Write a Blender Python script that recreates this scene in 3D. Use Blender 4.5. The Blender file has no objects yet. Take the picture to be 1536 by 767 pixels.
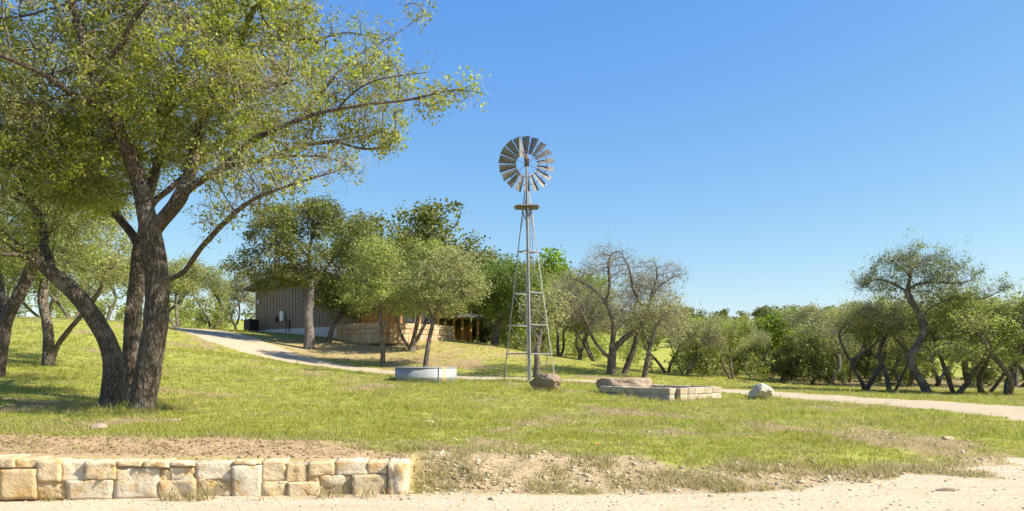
import bpy, bmesh, math, random
import numpy as np
from mathutils import Vector, Matrix

C = bpy.context.scene.collection
PI = math.pi
F, UH, VH, EYE = 1150.0, 768.0, 545.0, 1.5     # photo focal length (px), horizon point, eye height


def P(u, v, Y):
    """world point seen at photo pixel (u, v) at distance Y"""
    return Vector(((u - UH) / F * Y, Y, EYE - (v - VH) / F * Y))


# ------------------------------------------------------------------ noise
def _h(*c):
    n = np.zeros(np.shape(c[0]), dtype=np.uint64)
    for k, a in enumerate(c):
        n = (n ^ (np.asarray(a).astype(np.int64).astype(np.uint64) * np.uint64((0x9E3779B97F4A7C15, 0xC2B2AE3D27D4EB4F, 0x165667B19E3779F9, 0x27D4EB2F165667C5)[k]))) * np.uint64(0xD6E8FEB86659FD93)
        n ^= n >> np.uint64(32)
    n *= np.uint64(0xD6E8FEB86659FD93)
    n ^= n >> np.uint64(29)
    return (n & np.uint64(0xFFFFFF)).astype(np.float64) / float(0xFFFFFF)


def vn2(x, y, s=0):
    x = np.asarray(x, float); y = np.asarray(y, float)
    i = np.floor(x); j = np.floor(y); a = x - i; b = y - j
    a = a * a * (3 - 2 * a); b = b * b * (3 - 2 * b)
    z = np.full(x.shape, s)
    return (_h(i, j, z) * (1 - a) + _h(i + 1, j, z) * a) * (1 - b) + (_h(i, j + 1, z) * (1 - a) + _h(i + 1, j + 1, z) * a) * b


def fbm2(x, y, s=0, o=4):
    t = 0; w = .5; tot = 0
    for k in range(o):
        t = t + w * vn2(x * 2 ** k + 17.3 * k, y * 2 ** k - 9.1 * k, s + k); tot += w; w *= .5
    return t / tot


def vn3(p, s=0):
    i = np.floor(p); a = p - i; a = a * a * (3 - 2 * a)
    r = 0
    sd = np.full(len(p), s)
    for dx in (0, 1):
        for dy in (0, 1):
            for dz in (0, 1):
                w = (a[:, 0] if dx else 1 - a[:, 0]) * (a[:, 1] if dy else 1 - a[:, 1]) * (a[:, 2] if dz else 1 - a[:, 2])
                r = r + w * _h(i[:, 0] + dx, i[:, 1] + dy, i[:, 2] + dz, sd)
    return r


def fbm3(p, s=0, o=3):
    t = 0; w = .5; tot = 0
    for k in range(o):
        t = t + w * vn3(p * 2 ** k + 11.7 * k, s + k); tot += w; w *= .5
    return t / tot


def sst(a, b, x):
    t = np.clip((np.asarray(x, float) - a) / (b - a), 0, 1)
    return t * t * (3 - 2 * t)


# ------------------------------------------------------------------ terrain
CTRL = []
for (u, v, Y) in [(210, 618, 15.5), (640, 576, 30), (795, 572, 33), (820, 587, 26), (1000, 601, 24), (1143, 601, 25),
                  (1536, 616, 20), (1300, 600, 25), (1100, 586, 31), (900, 575, 37), (720, 569, 38), (590, 561, 40), (450, 545, 43),
                  (370, 517, 47), (320, 500, 51), (260, 492, 56), (1500, 597, 30), (1300, 587, 36), (1150, 580, 42), (1050, 566, 46),
                  (930, 561, 42), (860, 545, 50), (800, 531, 52), (700, 523, 50), (463, 525, 50), (385, 498, 60),
                  (620, 527, 49), (574, 549, 44), (0, 478, 45), (150, 480, 46), (0, 545, 25), (75, 560, 26), (0, 590, 18), (150, 520, 35),
                  (330, 532, 35), (300, 560, 26), (400, 590, 21), (768, 640, 14.5), (300, 645, 12), (1100, 640, 15), (1350, 640, 15.2), (560, 505, 54.5),(680,511,60)]:
    p = P(u, v, Y); CTRL.append((p.x, p.y, p.z))
CTRL += [(-9, 9.3, .48), (-5, 9.3, .47), (-1.5, 9.4, .36), (1, 10.2, .26), (4, 10.6, .2), (7, 12, .12), (13, 14, .1), (-15, 9.5, .5),
         (-60, 20, 2.5), (-60, 60, 6.2), (-50, 100, 5), (-24, 75, 4.3), (-5, 72, 3.5), (5, 70, 1.8), (0, 100, 2.4), (40, 100, 0.6), (70, 60, 0), (70, 15, 0), (25, 45, .1), (35, 60, .1), (30, 25, .1)]
CTRL = np.array(CTRL)


def _k(r2):
    return r2 * np.log(r2 + 1e-9) * .5


_n = len(CTRL)
_A = np.zeros((_n + 3, _n + 3))
_d = (CTRL[:, None, :2] - CTRL[None, :, :2])
_A[:_n, :_n] = _k((_d ** 2).sum(-1)) + np.eye(_n) * 8.0
_A[:_n, _n] = 1; _A[:_n, _n + 1:] = CTRL[:, :2]; _A[_n, :_n] = 1; _A[_n + 1:, :_n] = CTRL[:, :2].T
_W = np.linalg.solve(_A, np.concatenate([CTRL[:, 2], np.zeros(3)]))

EDGE_X = np.array([-40, -5.6, -1.2, 1.0, 3.0, 4.5, 5.6, 6.75, 7.5, 10, 20, 40])
EDGE_Y = np.array([7.6, 8.33, 8.85, 8.75, 8.98, 9.6, 10.1, 10.7, 11.0, 11.4, 12.0, 12.5])
WALL_END = -1.22


def edge(x):
    return np.interp(x, EDGE_X, EDGE_Y)


def lawn_z(x, y):
    xx = np.clip(x, -60, 70); yy = np.clip(y, 8, 100)
    out = np.zeros(xx.shape)
    fx, fy = xx.ravel(), yy.ravel(); o = np.empty(fx.shape)
    for a in range(0, len(fx), 40000):
        s = slice(a, a + 40000)
        r2 = (fx[s, None] - CTRL[None, :, 0]) ** 2 + (fy[s, None] - CTRL[None, :, 1]) ** 2
        o[s] = _k(r2) @ _W[:_n] + _W[_n] + _W[_n + 1] * fx[s] + _W[_n + 2] * fy[s]
    return o.reshape(xx.shape)


def H(x, y, detail=True):
    x = np.atleast_1d(np.asarray(x, float)); y = np.atleast_1d(np.asarray(y, float))
    z = lawn_z(x, y)
    far = 1.0 + 9.6 * sst(95, 175, y) + 5 * (fbm2(x / 45, y / 45, 5) - .5)
    k = sst(80, 120, y)
    z = z * (1 - k) + far * k
    e = edge(x)
    left = x < WALL_END - .02
    w = np.where(left, .12, 1.15 + .7 * sst(-.6, 1.5, x) + .3 * sst(3, 6, x))
    e2 = np.where(left, e + .14, e + .15 * (fbm2(x * 1.5, y * 1.5, 3) - .5))
    t = np.clip((y - e2) / w, 0, 1); t = t * t * (3 - 2 * t)
    # little mound of mulch behind the wall
    z = z + .07 * np.exp(-((y - 10.1) / .55) ** 2) * sst(-1.2, -2.2, x)
    if detail:
        z = z + t * (.05 * (fbm2(x * .9, y * .9, 7, 3) - .5) + .03 * (fbm2(x * 4, y * 4, 8, 2) - .5) * np.exp(-y / 25))
        bank = np.exp(-((y - e - .7) / .6) ** 2) * (~left)
        z = z + bank * .13 * (fbm2(x * 3.1, y * 3.1, 12, 3) - .45)
        road = (1 - t) * .02 * (fbm2(x * 2, y * 5, 9, 3) - .5)
    else:
        road = 0
    return z * t + road


def Hs(x, y):
    return float(H(np.array([x]), np.array([y]))[0])


def G(u, v, ymin=8.0, ymax=90.0):
    """where the sight line of a photo pixel meets the ground"""
    ys = np.linspace(ymin, ymax, 900)
    xs = (u - UH) / F * ys
    zr = EYE - (v - VH) / F * ys
    hit = np.nonzero(H(xs, ys) >= zr)[0]
    k = hit[0] if len(hit) else len(ys) - 1
    return Vector((xs[k], ys[k], Hs(xs[k], ys[k])))


def on_ground(u, Y, dz=0.0):
    x = (u - UH) / F * Y
    return Vector((x, Y, Hs(x, Y) + dz))


DRIVE = []
for (u, v, Y) in [(1750, 640, 15.5), (1536, 616, 20), (1300, 600, 25), (1100, 585, 31), (1000, 579, 34.5), (900, 574, 37), (810, 571, 37.8), (720, 568, 38), (590, 560, 40), (520, 553, 41.3), (450, 541, 43.3), (400, 527, 45.3), (370, 514, 47), (320, 499, 51), (260, 491, 57), (200, 488, 64)]:
    DRIVE.append(((u - UH) / F * Y, Y))
DRIVE_W = [2.2, 2.0, 1.8, 1.5, 1.35, 1.3, 1.2, 1.2, 1.3, 1.5, 1.8, 2.1, 2.3, 2.5, 2.6, 2.6]


def drive_dist(x, y):
    """signed distance inside the driveway (positive = inside)"""
    best = np.full(np.shape(x), -1e9)
    for k in range(len(DRIVE) - 1):
        ax, ay = DRIVE[k]; bx, by = DRIVE[k + 1]
        L2 = (bx - ax) ** 2 + (by - ay) ** 2
        t = np.clip(((x - ax) * (bx - ax) + (y - ay) * (by - ay)) / L2, 0, 1)
        d = np.hypot(x - ax - t * (bx - ax), y - ay - t * (by - ay))
        best = np.maximum(best, DRIVE_W[k] * (1 - t) + DRIVE_W[k + 1] * t - d)
    return best


def cover(x, y):
    """what lies on the ground: gravel road, driveway, reddish mulch, pale rubble, dry patch"""
    x = np.asarray(x, float); y = np.asarray(y, float)
    n1 = fbm2(x * 1.3, y * 1.3, 21); n2 = fbm2(x * .45, y * .45, 31); n3 = fbm2(x * 5, y * 5, 41, 2)
    e = edge(x)
    right = sst(4, 7, x)
    road = sst(.18, -.12, y - e - (n1 - .5) * (.5 + 2.0 * right) - .25 * right - (n3 - .5) * .3)
    left = sst(WALL_END + .3, WALL_END - .2, x)
    drive = sst(-.25, .2, drive_dist(x, y) + (n1 - .5) * .9)
    # mulch strip behind the wall
    d = y - e
    mul = left * sst(2.1, 1.6, d + (n1 - .5) * 1.2 + sst(-3.2, -1.3, x) * 1.1) * sst(.2, .3, d)
    # rubble bank right of the wall
    bank = (1 - left) * sst(1.7, .9, d + (n1 - .5) * 2.0 - .5 * np.exp(-((x + .3) / 1.1) ** 2) + .7 * sst(3.0, 6, x)) * (1 - road)
    bank = np.maximum(bank, left * .8 * sst(-.55, -.2, d + (n1 - .5) * .5) * sst(.2, .0, d))
    # bare dry patches in the lawn
    dry = sst(.545, .68, n2 * .6 + n1 * .4 + .07 * sst(-2, 6, x) * sst(26, 11, y) - .03 + .1 * np.exp(-((y - 46) / 5) ** 2) * sst(1, -4, x))
    # bare shaded soil under the trees in front of the house
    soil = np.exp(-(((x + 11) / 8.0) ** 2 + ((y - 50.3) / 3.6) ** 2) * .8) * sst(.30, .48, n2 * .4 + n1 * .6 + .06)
    wood = sst(41, 46, y + .25 * (x - 20)) * sst(16, 20, x) * sst(.3, .5, n1 + .1)
    dry = np.clip(dry + soil + wood, 0, 1) * (1 - road)
    dry = dry * sst(80, 58, y)
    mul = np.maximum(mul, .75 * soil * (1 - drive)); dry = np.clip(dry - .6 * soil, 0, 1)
    return road, drive * (1 - road), mul * (1 - road), bank, dry


# ------------------------------------------------------------------ mesh helpers
def np_mesh(name, V, faces, mat=None, smooth=False):
    """faces: (n,3) or (n,4) int array"""
    V = np.asarray(V, np.float32); faces = np.asarray(faces, np.int32)
    me = bpy.data.meshes.new(name)
    k = faces.shape[1]
    me.vertices.add(len(V)); me.vertices.foreach_set('co', V.ravel())
    me.loops.add(faces.size); me.loops.foreach_set('vertex_index', faces.ravel())
    me.polygons.add(len(faces)); me.polygons.foreach_set('loop_start', np.arange(0, faces.size, k, dtype=np.int32))
    if smooth:
        me.polygons.foreach_set('use_smooth', np.ones(len(faces), bool))
    me.update(calc_edges=True); me.validate()
    if mat: me.materials.append(mat)
    return me


def link(name, data, parent=None, loc=None, rot=None, scale=None):
    o = bpy.data.objects.new(name, data); C.objects.link(o)
    if parent: o.parent = parent
    if loc is not None: o.location = loc
    if rot is not None: o.rotation_euler = rot
    if scale is not None: o.scale = scale
    return o


def tag(o, label=None, cat=None, group=None, kind=None):
    if label: o['label'] = label
    if cat: o['category'] = cat
    if group: o['group'] = group
    if kind: o['kind'] = kind
    return o


def empty(name, loc, rz=0.0, label=None, cat=None, group=None):
    o = link(name, None, None, loc, (0, 0, rz)); o.empty_display_size = .3
    return tag(o, label, cat, group)


class MB:
    """collects boxes, bars, tubes into one mesh"""
    def __init__(s): s.bm = bmesh.new()

    def box(s, x0, y0, z0, x1, y1, z1, bev=0):
        g = bmesh.ops.create_cube(s.bm, size=1, matrix=Matrix.Translation(((x0 + x1) / 2, (y0 + y1) / 2, (z0 + z1) / 2)) @ Matrix.Diagonal((x1 - x0, y1 - y0, z1 - z0, 1)))
        if bev:
            es = list({e for v in g['verts'] for e in v.link_edges})
            bmesh.ops.bevel(s.bm, geom=es, offset=bev, segments=2, affect='EDGES')
        return s

    def bar(s, a, b, w, h, up=(0, 0, 1)):
        a = Vector(a); b = Vector(b); d = (b - a); L = d.length; d.normalize()
        x = d.cross(Vector(up))
        if x.length < 1e-3: x = d.cross(Vector((1, 0, 0)))
        x.normalize(); y = x.cross(d)
        M = Matrix((x, d, y)).transposed().to_4x4(); M.translation = (a + b) / 2
        bmesh.ops.create_cube(s.bm, size=1, matrix=M @ Matrix.Diagonal((w, L, h, 1)))
        return s

    def tube(s, a, b, r0, r1=None, n=10):
        a = Vector(a); b = Vector(b); d = b - a
        q = d.to_track_quat('Z', 'Y').to_matrix().to_4x4(); q.translation = (a + b) / 2
        bmesh.ops.create_cone(s.bm, cap_ends=True, segments=n, radius1=r0, radius2=r0 if r1 is None else r1, depth=d.length, matrix=q)
        return s

    def quad(s, *pts):
        s.bm.faces.new([s.bm.verts.new(p) for p in pts]); return s

    def prism(s, pts, d):
        """polygon pts extruded along vector d"""
        d = Vector(d)
        a = [s.bm.verts.new(p) for p in pts]; b = [s.bm.verts.new(Vector(p) + d) for p in pts]
        s.bm.faces.new(a[::-1]); s.bm.faces.new(b)
        for i in range(len(a)):
            j = (i + 1) % len(a); s.bm.faces.new((a[i], a[j], b[j], b[i]))
        return s

    def build(s, name, mat, parent=None, loc=None, smooth=False):
        bmesh.ops.recalc_face_normals(s.bm, faces=s.bm.faces)
        me = bpy.data.meshes.new(name); s.bm.to_mesh(me); s.bm.free()
        me.materials.append(mat)
        if smooth:
            for p in me.polygons: p.use_smooth = True
        return link(name, me, parent, loc)


# ------------------------------------------------------------------ materials
class NT:
    def __init__(s, name):
        s.m = bpy.data.materials.new(name); s.m.use_nodes = True
        s.t = s.m.node_tree; s.t.nodes.clear()
        s.out = s.t.nodes.new('ShaderNodeOutputMaterial')

    def n(s, typ, **kw):
        nd = s.t.nodes.new('ShaderNode' + typ)
        for k, v in kw.items():
            if k.startswith('_'):
                setattr(nd, k[1:], v)
            else:
                inp = nd.inputs[int(k[1:])] if k[0] == 'i' and k[1:].isdigit() else nd.inputs[k.replace('__', ' ')]
                if hasattr(v, 'is_linked') or isinstance(v, bpy.types.NodeSocket): s.t.links.new(v, inp)
                else: inp.default_value = v
        return nd

    def noise(s, vec, scale, detail=4, rough=.6, dist=0):
        return s.n('TexNoise', Vector=vec, Scale=scale, Detail=detail, Roughness=rough, Distortion=dist).outputs[0]

    def ramp(s, fac, stops):
        nd = s.n('ValToRGB', Fac=fac); cr = nd.color_ramp
        while len(cr.elements) < len(stops): cr.elements.new(.5)
        for e, (p, c) in zip(cr.elements, stops):
            e.position = p; e.color = (*c, 1) if len(c) == 3 else c
        return nd.outputs[0]

    def mix(s, fac, a, b, mode='MIX'):
        nd = s.n('MixRGB', _blend_type=mode, Fac=fac, Color1=a, Color2=b)
        return nd.outputs[0]

    def math(s, op, a, b=0.0, clamp=False):
        return s.n('Math', _operation=op, _use_clamp=clamp, i0=a, i1=b).outputs[0]

    def mr(s, v, a, b, c=0., d=1.):
        return s.n('MapRange', _interpolation_type='SMOOTHSTEP', i0=v, i1=a, i2=b, i3=c, i4=d).outputs[0]

    def coord(s, which='Object', scale=None):
        o = s.n('TexCoord').outputs[which]
        if scale: o = s.n('Mapping', Vector=o, Scale=scale).outputs[0]
        return o

    def bump(s, h, strength=.5, dist=.05):
        return s.n('Bump', Height=h, Strength=strength, Distance=dist).outputs[0]

    def fin(s, color, rough=.8, metal=0., normal=None, spec=.3):
        b = s.n('BsdfPrincipled', Roughness=rough, Metallic=metal)
        for k, v in (('Base Color', color), ('Normal', normal)):
            if v is None: continue
            if isinstance(v, bpy.types.NodeSocket): s.t.links.new(v, b.inputs[k])
            else: b.inputs[k].default_value = (*v, 1) if len(v) == 3 else v
        b.inputs['Specular IOR Level'].default_value = spec
        s.t.links.new(b.outputs[0], s.out.inputs[0])
        return s.m


def c4(c): return (*c, 1)


def mat_noise(name, c1, c2, scale=6, rough=.8, metal=0., bump=.3, bdist=.02, spec=.3, stretch=None, island=0.):
    t = NT(name); co = t.coord('Object', stretch)
    n = t.noise(co, scale, 6, .65)
    col = t.ramp(n, [(.3, c1), (.7, c2)])
    if island:
        r = t.n('NewGeometry').outputs['Random Per Island']
        col = t.mix(1.0, col, t.ramp(r, [(0, (1 - island,) * 3), (1, (1 + island * .3,) * 3)]), 'MULTIPLY')
    nb = t.noise(co, scale * 4, 5, .7)
    return t.fin(col, rough, metal, t.bump(nb, bump, bdist), spec)


def leaf_mat(name, cols, trans=.35, clump=.8):
    t = NT(name)
    r = t.n('NewGeometry').outputs['Random Per Island']
    col = t.ramp(r, [(i / (len(cols) - 1), c) for i, c in enumerate(cols)])
    n = t.noise(t.coord('Object'), clump, 3, .6)
    hsv = t.n('HueSaturation', Hue=t.mr(n, .3, .7, .485, .512), Saturation=t.mr(n, .3, .7, .85, 1.1), Value=t.mr(n, .3, .7, .75, 1.2), Color=col).outputs[0]
    d = t.n('BsdfPrincipled', Roughness=.55); t.t.links.new(hsv, d.inputs['Base Color'])
    d.inputs['Specular IOR Level'].default_value = .25
    tr = t.n('BsdfTranslucent'); t.t.links.new(t.mix(1.0, hsv, (1.25, 1.3, .6, 1), 'MULTIPLY'), tr.inputs[0])
    mx = t.n('MixShader', Fac=trans); t.t.links.new(d.outputs[0], mx.inputs[1]); t.t.links.new(tr.outputs[0], mx.inputs[2])
    t.t.links.new(mx.outputs[0], t.out.inputs[0])
    return t.m


def bark_mat(name, c1, c2, c3, sc=1.0):
    t = NT(name)
    co = t.coord('Object', (22 * sc, 22 * sc, 7.5 * sc))
    w = t.n('TexVoronoi', Vector=t.n('VectorMath', _operation='ADD', i0=co, i1=t.n('TexNoise', Vector=co, Scale=.6).outputs[1]).outputs[0], Scale=1.0)
    f = w.outputs['Distance']
    n = t.noise(t.coord('Object'), 2.2, 4)
    fine = t.noise(co, 2.5, 4)
    col = t.mix(t.mr(f, .15, .65), c4(c2), c4(c1))
    col = t.mix(t.mr(n, .48, .68, 0, .7), col, c4(c3))
    col = t.mix(.35, col, t.ramp(fine, [(.3, c1), (.7, c3)]))
    h = t.math('ADD', t.math('MULTIPLY', f, -1.0), t.math('MULTIPLY', fine, .4))
    return t.fin(col, .9, 0, t.bump(h, .9, .05), .15)


M = {}
M['bark'] = bark_mat('oak_bark', (.030, .021, .014), (.18, .135, .10), (.31, .255, .20))
M['bark_far'] = bark_mat('scrub_bark', (.05, .039, .029), (.21, .162, .122), (.34, .285, .23), .8)
M['bark_grey'] = bark_mat('grey_bark', (.06, .052, .045), (.17, .15, .13), (.26, .24, .215), .8)
M['bark_cedar'] = bark_mat('cedar_bark', (.09, .07, .058), (.24, .20, .17), (.34, .30, .27), .8)
M['twig'] = mat_noise('pale_twigs', (.24, .20, .15), (.36, .31, .25), 3, .9, 0, .0, .01)
M['twig_dark'] = mat_noise('brown_twigs', (.12, .095, .075), (.22, .18, .145), 3, .9, 0, .0, .01)
M['leaf_oak'] = leaf_mat('oak_leaves', [(.14, .18, .026), (.30, .33, .042), (.44, .43, .07), (.22, .265, .036), (.47, .43, .15)], 0.42)
M['leaf_dark'] = leaf_mat('muted_oak_leaves', [(.15, .20, .036), (.30, .33, .065), (.40, .395, .10), (.36, .34, .14)], 0.45)  # less saturated leaf greens for the oaks around the front one
M['leaf_olive'] = leaf_mat('olive_leaves', [(.19, .23, .06), (.32, .35, .11), (.42, .43, .16), (.26, .31, .07)], 0.42)
M['leaf_grey'] = leaf_mat('grey_olive_leaves', [(.26, .27, .12), (.38, .38, .19), (.28, .30, .10), (.44, .42, .24)], 0.42)
M['leaf_cedar'] = leaf_mat('cedar_sprays', [(0.102, 0.129, 0.0312), (0.171, 0.187, 0.0468), (0.246, 0.246, 0.0546), (0.117, 0.147, 0.039)], 0.3)
M['leaf_bright'] = leaf_mat('spring_leaves', [(.17, .25, .02), (.25, .32, .03), (.13, .20, .022)], .42)
M['leaf_green'] = leaf_mat('green_leaves', [(.13, .20, .034), (.21, .28, .055), (.11, .17, .032)], 0.35)
M['leaf_ridge'] = leaf_mat('ridge_leaves', [(.10, .14, .034), (.17, .21, .055), (.22, .245, .075), (.09, .125, .032)], .3, .05)
M['leaf_blue'] = leaf_mat('blue_green_leaves', [(0.165, 0.237, 0.105), (0.231, 0.292, 0.121), (0.286, 0.286, 0.165), (0.154, 0.22, 0.0935)], 0.4)


def ground_mat():
    t = NT('ground_cover')
    co = t.coord('Object')
    a = t.n('Attribute', _attribute_name='cover')
    sep = t.n('SeparateColor', Color=a.outputs['Color'])
    road, mul, bank = sep.outputs[0], sep.outputs[1], sep.outputs[2]
    a2 = t.n('Attribute', _attribute_name='cover_b')
    sep2 = t.n('SeparateColor', Color=a2.outputs['Color'])
    dry, drive = sep2.outputs[0], sep2.outputs[1]
    nb = t.noise(co, .35, 5, .6); nm = t.noise(co, 2.2, 5, .65); nf = t.noise(co, 18, 5, .7); nff = t.noise(co, 70, 3, .7)
    grass = t.ramp(nm, [(.25, (.20, .225, .032)), (.5, (.29, .31, .046)), (.75, (.38, .365, .08))])
    grass = t.mix(t.mr(nb, .4, .65, 0, .6), grass, (.31, .30, .065, 1))
    grass = t.mix(t.mr(nf, .48, .68, 0, .65), grass, (.38, .32, .15, 1))
    soil = t.ramp(nf, [(.25, (.17, .105, .058)), (.5, (.30, .205, .12)), (.75, (.42, .33, .215))])
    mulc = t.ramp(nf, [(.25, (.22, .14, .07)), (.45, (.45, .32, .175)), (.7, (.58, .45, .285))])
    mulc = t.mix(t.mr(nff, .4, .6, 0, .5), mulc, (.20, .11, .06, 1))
    rub = t.ramp(nf, [(.25, (.22, .15, .08)), (.5, (.40, .305, .18)), (.75, (.54, .435, .29))])
    grav = t.ramp(nf, [(.22, (.30, .225, .13)), (.45, (.485, .405, .28)), (.75, (.61, .54, .415))])
    grav = t.mix(t.mr(nm, .5, .75, 0, .5), grav, (.47, .34, .20, 1))
    peb = t.n('TexVoronoi', Vector=co, Scale=26.0)
    grav = t.mix(t.mr(peb.outputs['Distance'], .25, .05, 0, .45), grav, (.24, .165, .105, 1))
    grav = t.mix(t.mr(t.noise(co, 6.0, 5, .75), .60, .72, 0, .55), grav, (.27, .17, .095, 1))
    col = t.mix(t.math('MULTIPLY', dry, .85), grass, soil)
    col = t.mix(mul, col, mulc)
    col = t.mix(bank, col, rub)
    streak = t.noise(t.coord('Object', (.25, 2.6, 1)), 1.4, 4, .6)
    grav = t.mix(t.mr(streak, .5, .68, 0, .45), grav, (.42, .31, .185, 1))
    dr = t.mix(.5, grav, t.ramp(nm, [(.3, (.33, .255, .165)), (.7, (.46, .37, .255))]))
    col = t.mix(drive, col, dr)
    col = t.mix(road, col, grav)
    h = t.math('ADD', t.math('MULTIPLY', nf, 1.0), t.math('MULTIPLY', nff, .5))
    return t.fin(col, .95, 0, t.bump(h, .6, .04), .1)


M['ground'] = ground_mat()


def grass_mat():
    t = NT('grass_blades')
    r = t.n('NewGeometry').outputs['Random Per Island']
    a = t.n('Attribute', _attribute_name='dryness').outputs['Fac']
    g = t.ramp(r, [(0, (.22, .27, .034)), (.35, (.30, .345, .045)), (.7, (.38, .395, .065)), (1, (.50, .44, .15))])
    d = t.ramp(r, [(0, (.28, .25, .08)), (.5, (.42, .36, .17)), (1, (.54, .46, .28))])
    nz = t.noise(t.coord('Object'), .5, 4)
    g = t.mix(t.mr(nz, .42, .62, 0, .6), g, t.ramp(r, [(0, (.29, .285, .045)), (1, (.42, .37, .09))]))
    col = t.mix(a, g, d)
    b = t.n('BsdfPrincipled', Roughness=.6); t.t.links.new(col, b.inputs['Base Color']); b.inputs['Specular IOR Level'].default_value = .2
    tr = t.n('BsdfTranslucent'); t.t.links.new(col, tr.inputs[0])
    mx = t.n('MixShader', Fac=.5); t.t.links.new(b.outputs[0], mx.inputs[1]); t.t.links.new(tr.outputs[0], mx.inputs[2])
    t.t.links.new(mx.outputs[0], t.out.inputs[0])
    return t.m


M['grass'] = grass_mat()


def stone_mat(name, cols, stain, scale=5, light=(.60, .53, .41), pit=(.26, .17, .09)):
    t = NT(name); co = t.coord('Object')
    r = t.n('NewGeometry').outputs['Random Per Island']
    base = t.ramp(r, [(i / (len(cols) - 1), c) for i, c in enumerate(cols)])
    off = t.n('VectorMath', _operation='ADD', i0=co, i1=t.n('CombineXYZ', X=t.math('MULTIPLY', r, 37.), Y=0., Z=t.math('MULTIPLY', r, 11.)).outputs[0]).outputs[0]
    n = t.noise(off, scale, 6, .7); n2 = t.noise(off, scale * 5, 6, .75)
    col = t.mix(t.mr(n, .47, .64, 0, .8), base, c4(stain))
    col = t.mix(t.mr(n2, .55, .75, 0, .6), col, c4(pit))
    col = t.mix(t.mr(n2, .45, .25, 0, .5), col, c4(light))
    h = t.math('ADD', n, t.math('MULTIPLY', n2, .7))
    return t.fin(col, .92, 0, t.bump(h, .9, .05), .15)


M['limestone'] = stone_mat('limestone', [(.66, .55, .36), (.64, .48, .26), (.69, .60, .44), (.65, .52, .32), (.70, .62, .48), (.65, .53, .34)], (.56, .34, .11), 4.5, (.72, .64, .48), (.34, .23, .12))
M['patio'] = stone_mat('patio_stone', [(.52, .41, .26), (.46, .31, .17), (.56, .46, .31), (.44, .33, .21)], (.42, .24, .12), 3, (.58, .49, .35))
M['mortar'] = mat_noise('mortar', (.30, .23, .14), (.42, .34, .22), 14, .95, 0, .6, .02)
M['rubble'] = stone_mat('rubble_stone', [(.58, .45, .27), (.66, .54, .36), (.70, .62, .46), (.50, .36, .20), (.66, .53, .33)], (.54, .40, .22), 9, (.72, .66, .54), (.34, .24, .14))
M['boulder'] = stone_mat('boulder_rock', [(.28, .21, .15), (.28, .21, .15)], (.19, .13, .085), 3, (.46, .39, .31), (.10, .07, .045))
M['slab_rock'] = stone_mat('slab_rock', [(.36, .28, .20), (.36, .28, .20)], (.25, .17, .11), 2.4, (.48, .41, .31), (.13, .09, .06))
M['white_rock'] = stone_mat('white_rock', [(.54, .49, .40), (.54, .49, .40)], (.36, .30, .21), 4, (.66, .61, .51), (.16, .12, .08))
M['cut_stone'] = stone_mat('cut_stone', [(.44, .37, .27), (.50, .44, .34), (.40, .32, .22), (.48, .41, .31)], (.34, .28, .20), 2.5, (.54, .48, .38))
M['mill_steel'] = mat_noise('weathered_galvanized', (.19, .19, .19), (.33, .32, .30), 7, .55, .35, .15, .005)
M['mill_blade'] = mat_noise('weathered_blade', (.15, .142, .135), (.27, .26, .245), 4, .65, .15, .1, .005, .4, None, .35)
M['mill_rust'] = mat_noise('rusted_iron', (.09, .06, .042), (.19, .13, .095), 8, .7, .2, .2, .005)
M['mill_wood'] = mat_noise('grey_boards', (.22, .20, .185), (.36, .335, .31), 9, .85, 0, .3, .01)
M['siding'] = mat_noise('taupe_metal_siding', (.215, .165, .12), (.25, .195, .145), 3, .55, .1, .05, .005)
M['roof'] = mat_noise('metal_roof', (.15, .145, .14), (.20, .19, .18), 2, .6, .1, .05, .005)
M['trim'] = mat_noise('brown_trim', (.13, .085, .055), (.18, .12, .08), 4, .6)
M['cedar_wood'] = mat_noise('orange_timber', (.36, .17, .055), (.52, .27, .10), 3, .6, 0, .2, .01, .3, (6, 6, .7))
M['dark_metal'] = mat_noise('dark_metal', (.03, .03, .032), (.055, .055, .058), 10, .5, .4, .05, .003)
M['white_paint'] = mat_noise('white_paint', (.70, .70, .68), (.78, .78, .76), 10, .5, 0, .03, .003)
M['concrete'] = mat_noise('pale_concrete', (.50, .48, .45), (.60, .58, .54), 4, .9, 0, .2, .01)
M['screen'] = mat_noise('dark_screen', (.04, .038, .036), (.07, .065, .06), 5, .4, 0, .05, .003)
M['soil'] = mat_noise('planter_soil', (.26, .19, .12), (.44, .35, .24), 8, .95, 0, .7, .04)
t = NT('window_glass'); M['glass'] = t.fin((.03, .035, .04), .08, 0, None, .6)
t = NT('tank_water'); M['water'] = t.fin((.03, .04, .03), .05, 0, t.bump(t.noise(t.coord(), 6, 3), .1, .01), .5)
M['petal'] = mat_noise('orange_petal', (.70, .28, .03), (.80, .40, .05), 20, .6)
M['stem'] = mat_noise('flower_stem', (.08, .14, .03), (.12, .18, .04), 20, .7)


def tank_mat():
    t = NT('galvanized_tank'); co = t.coord('Object')
    n = t.noise(t.coord('Object', (3, 3, .8)), 2, 5); v = t.n('TexVoronoi', Vector=co, Scale=9.0)
    col = t.ramp(n, [(.3, (.235, .25, .255)), (.7, (.33, .345, .345))])
    col = t.mix(.25, col, t.ramp(v.outputs['Color'], [(0, (.24, .255, .26)), (1, (.39, .40, .40))]))
    # rust run below the seam, at one place on the wall
    s = t.n('SeparateXYZ', Vector=co)
    k = t.math('MULTIPLY', t.mr(t.math('ABSOLUTE', t.math('SUBTRACT', s.outputs[0], .80)), .10, .02), t.mr(s.outputs[1], 0., -.1))
    k = t.math('MULTIPLY', k, t.mr(t.noise(t.coord('Object', (9, 9, 2)), 1.5, 4), .3, .55))
    col = t.mix(k, col, (.62, .40, .16, 1))
    return t.fin(col, .6, .1, t.bump(n, .1, .01), .3)


M['tank'] = tank_mat()

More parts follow.
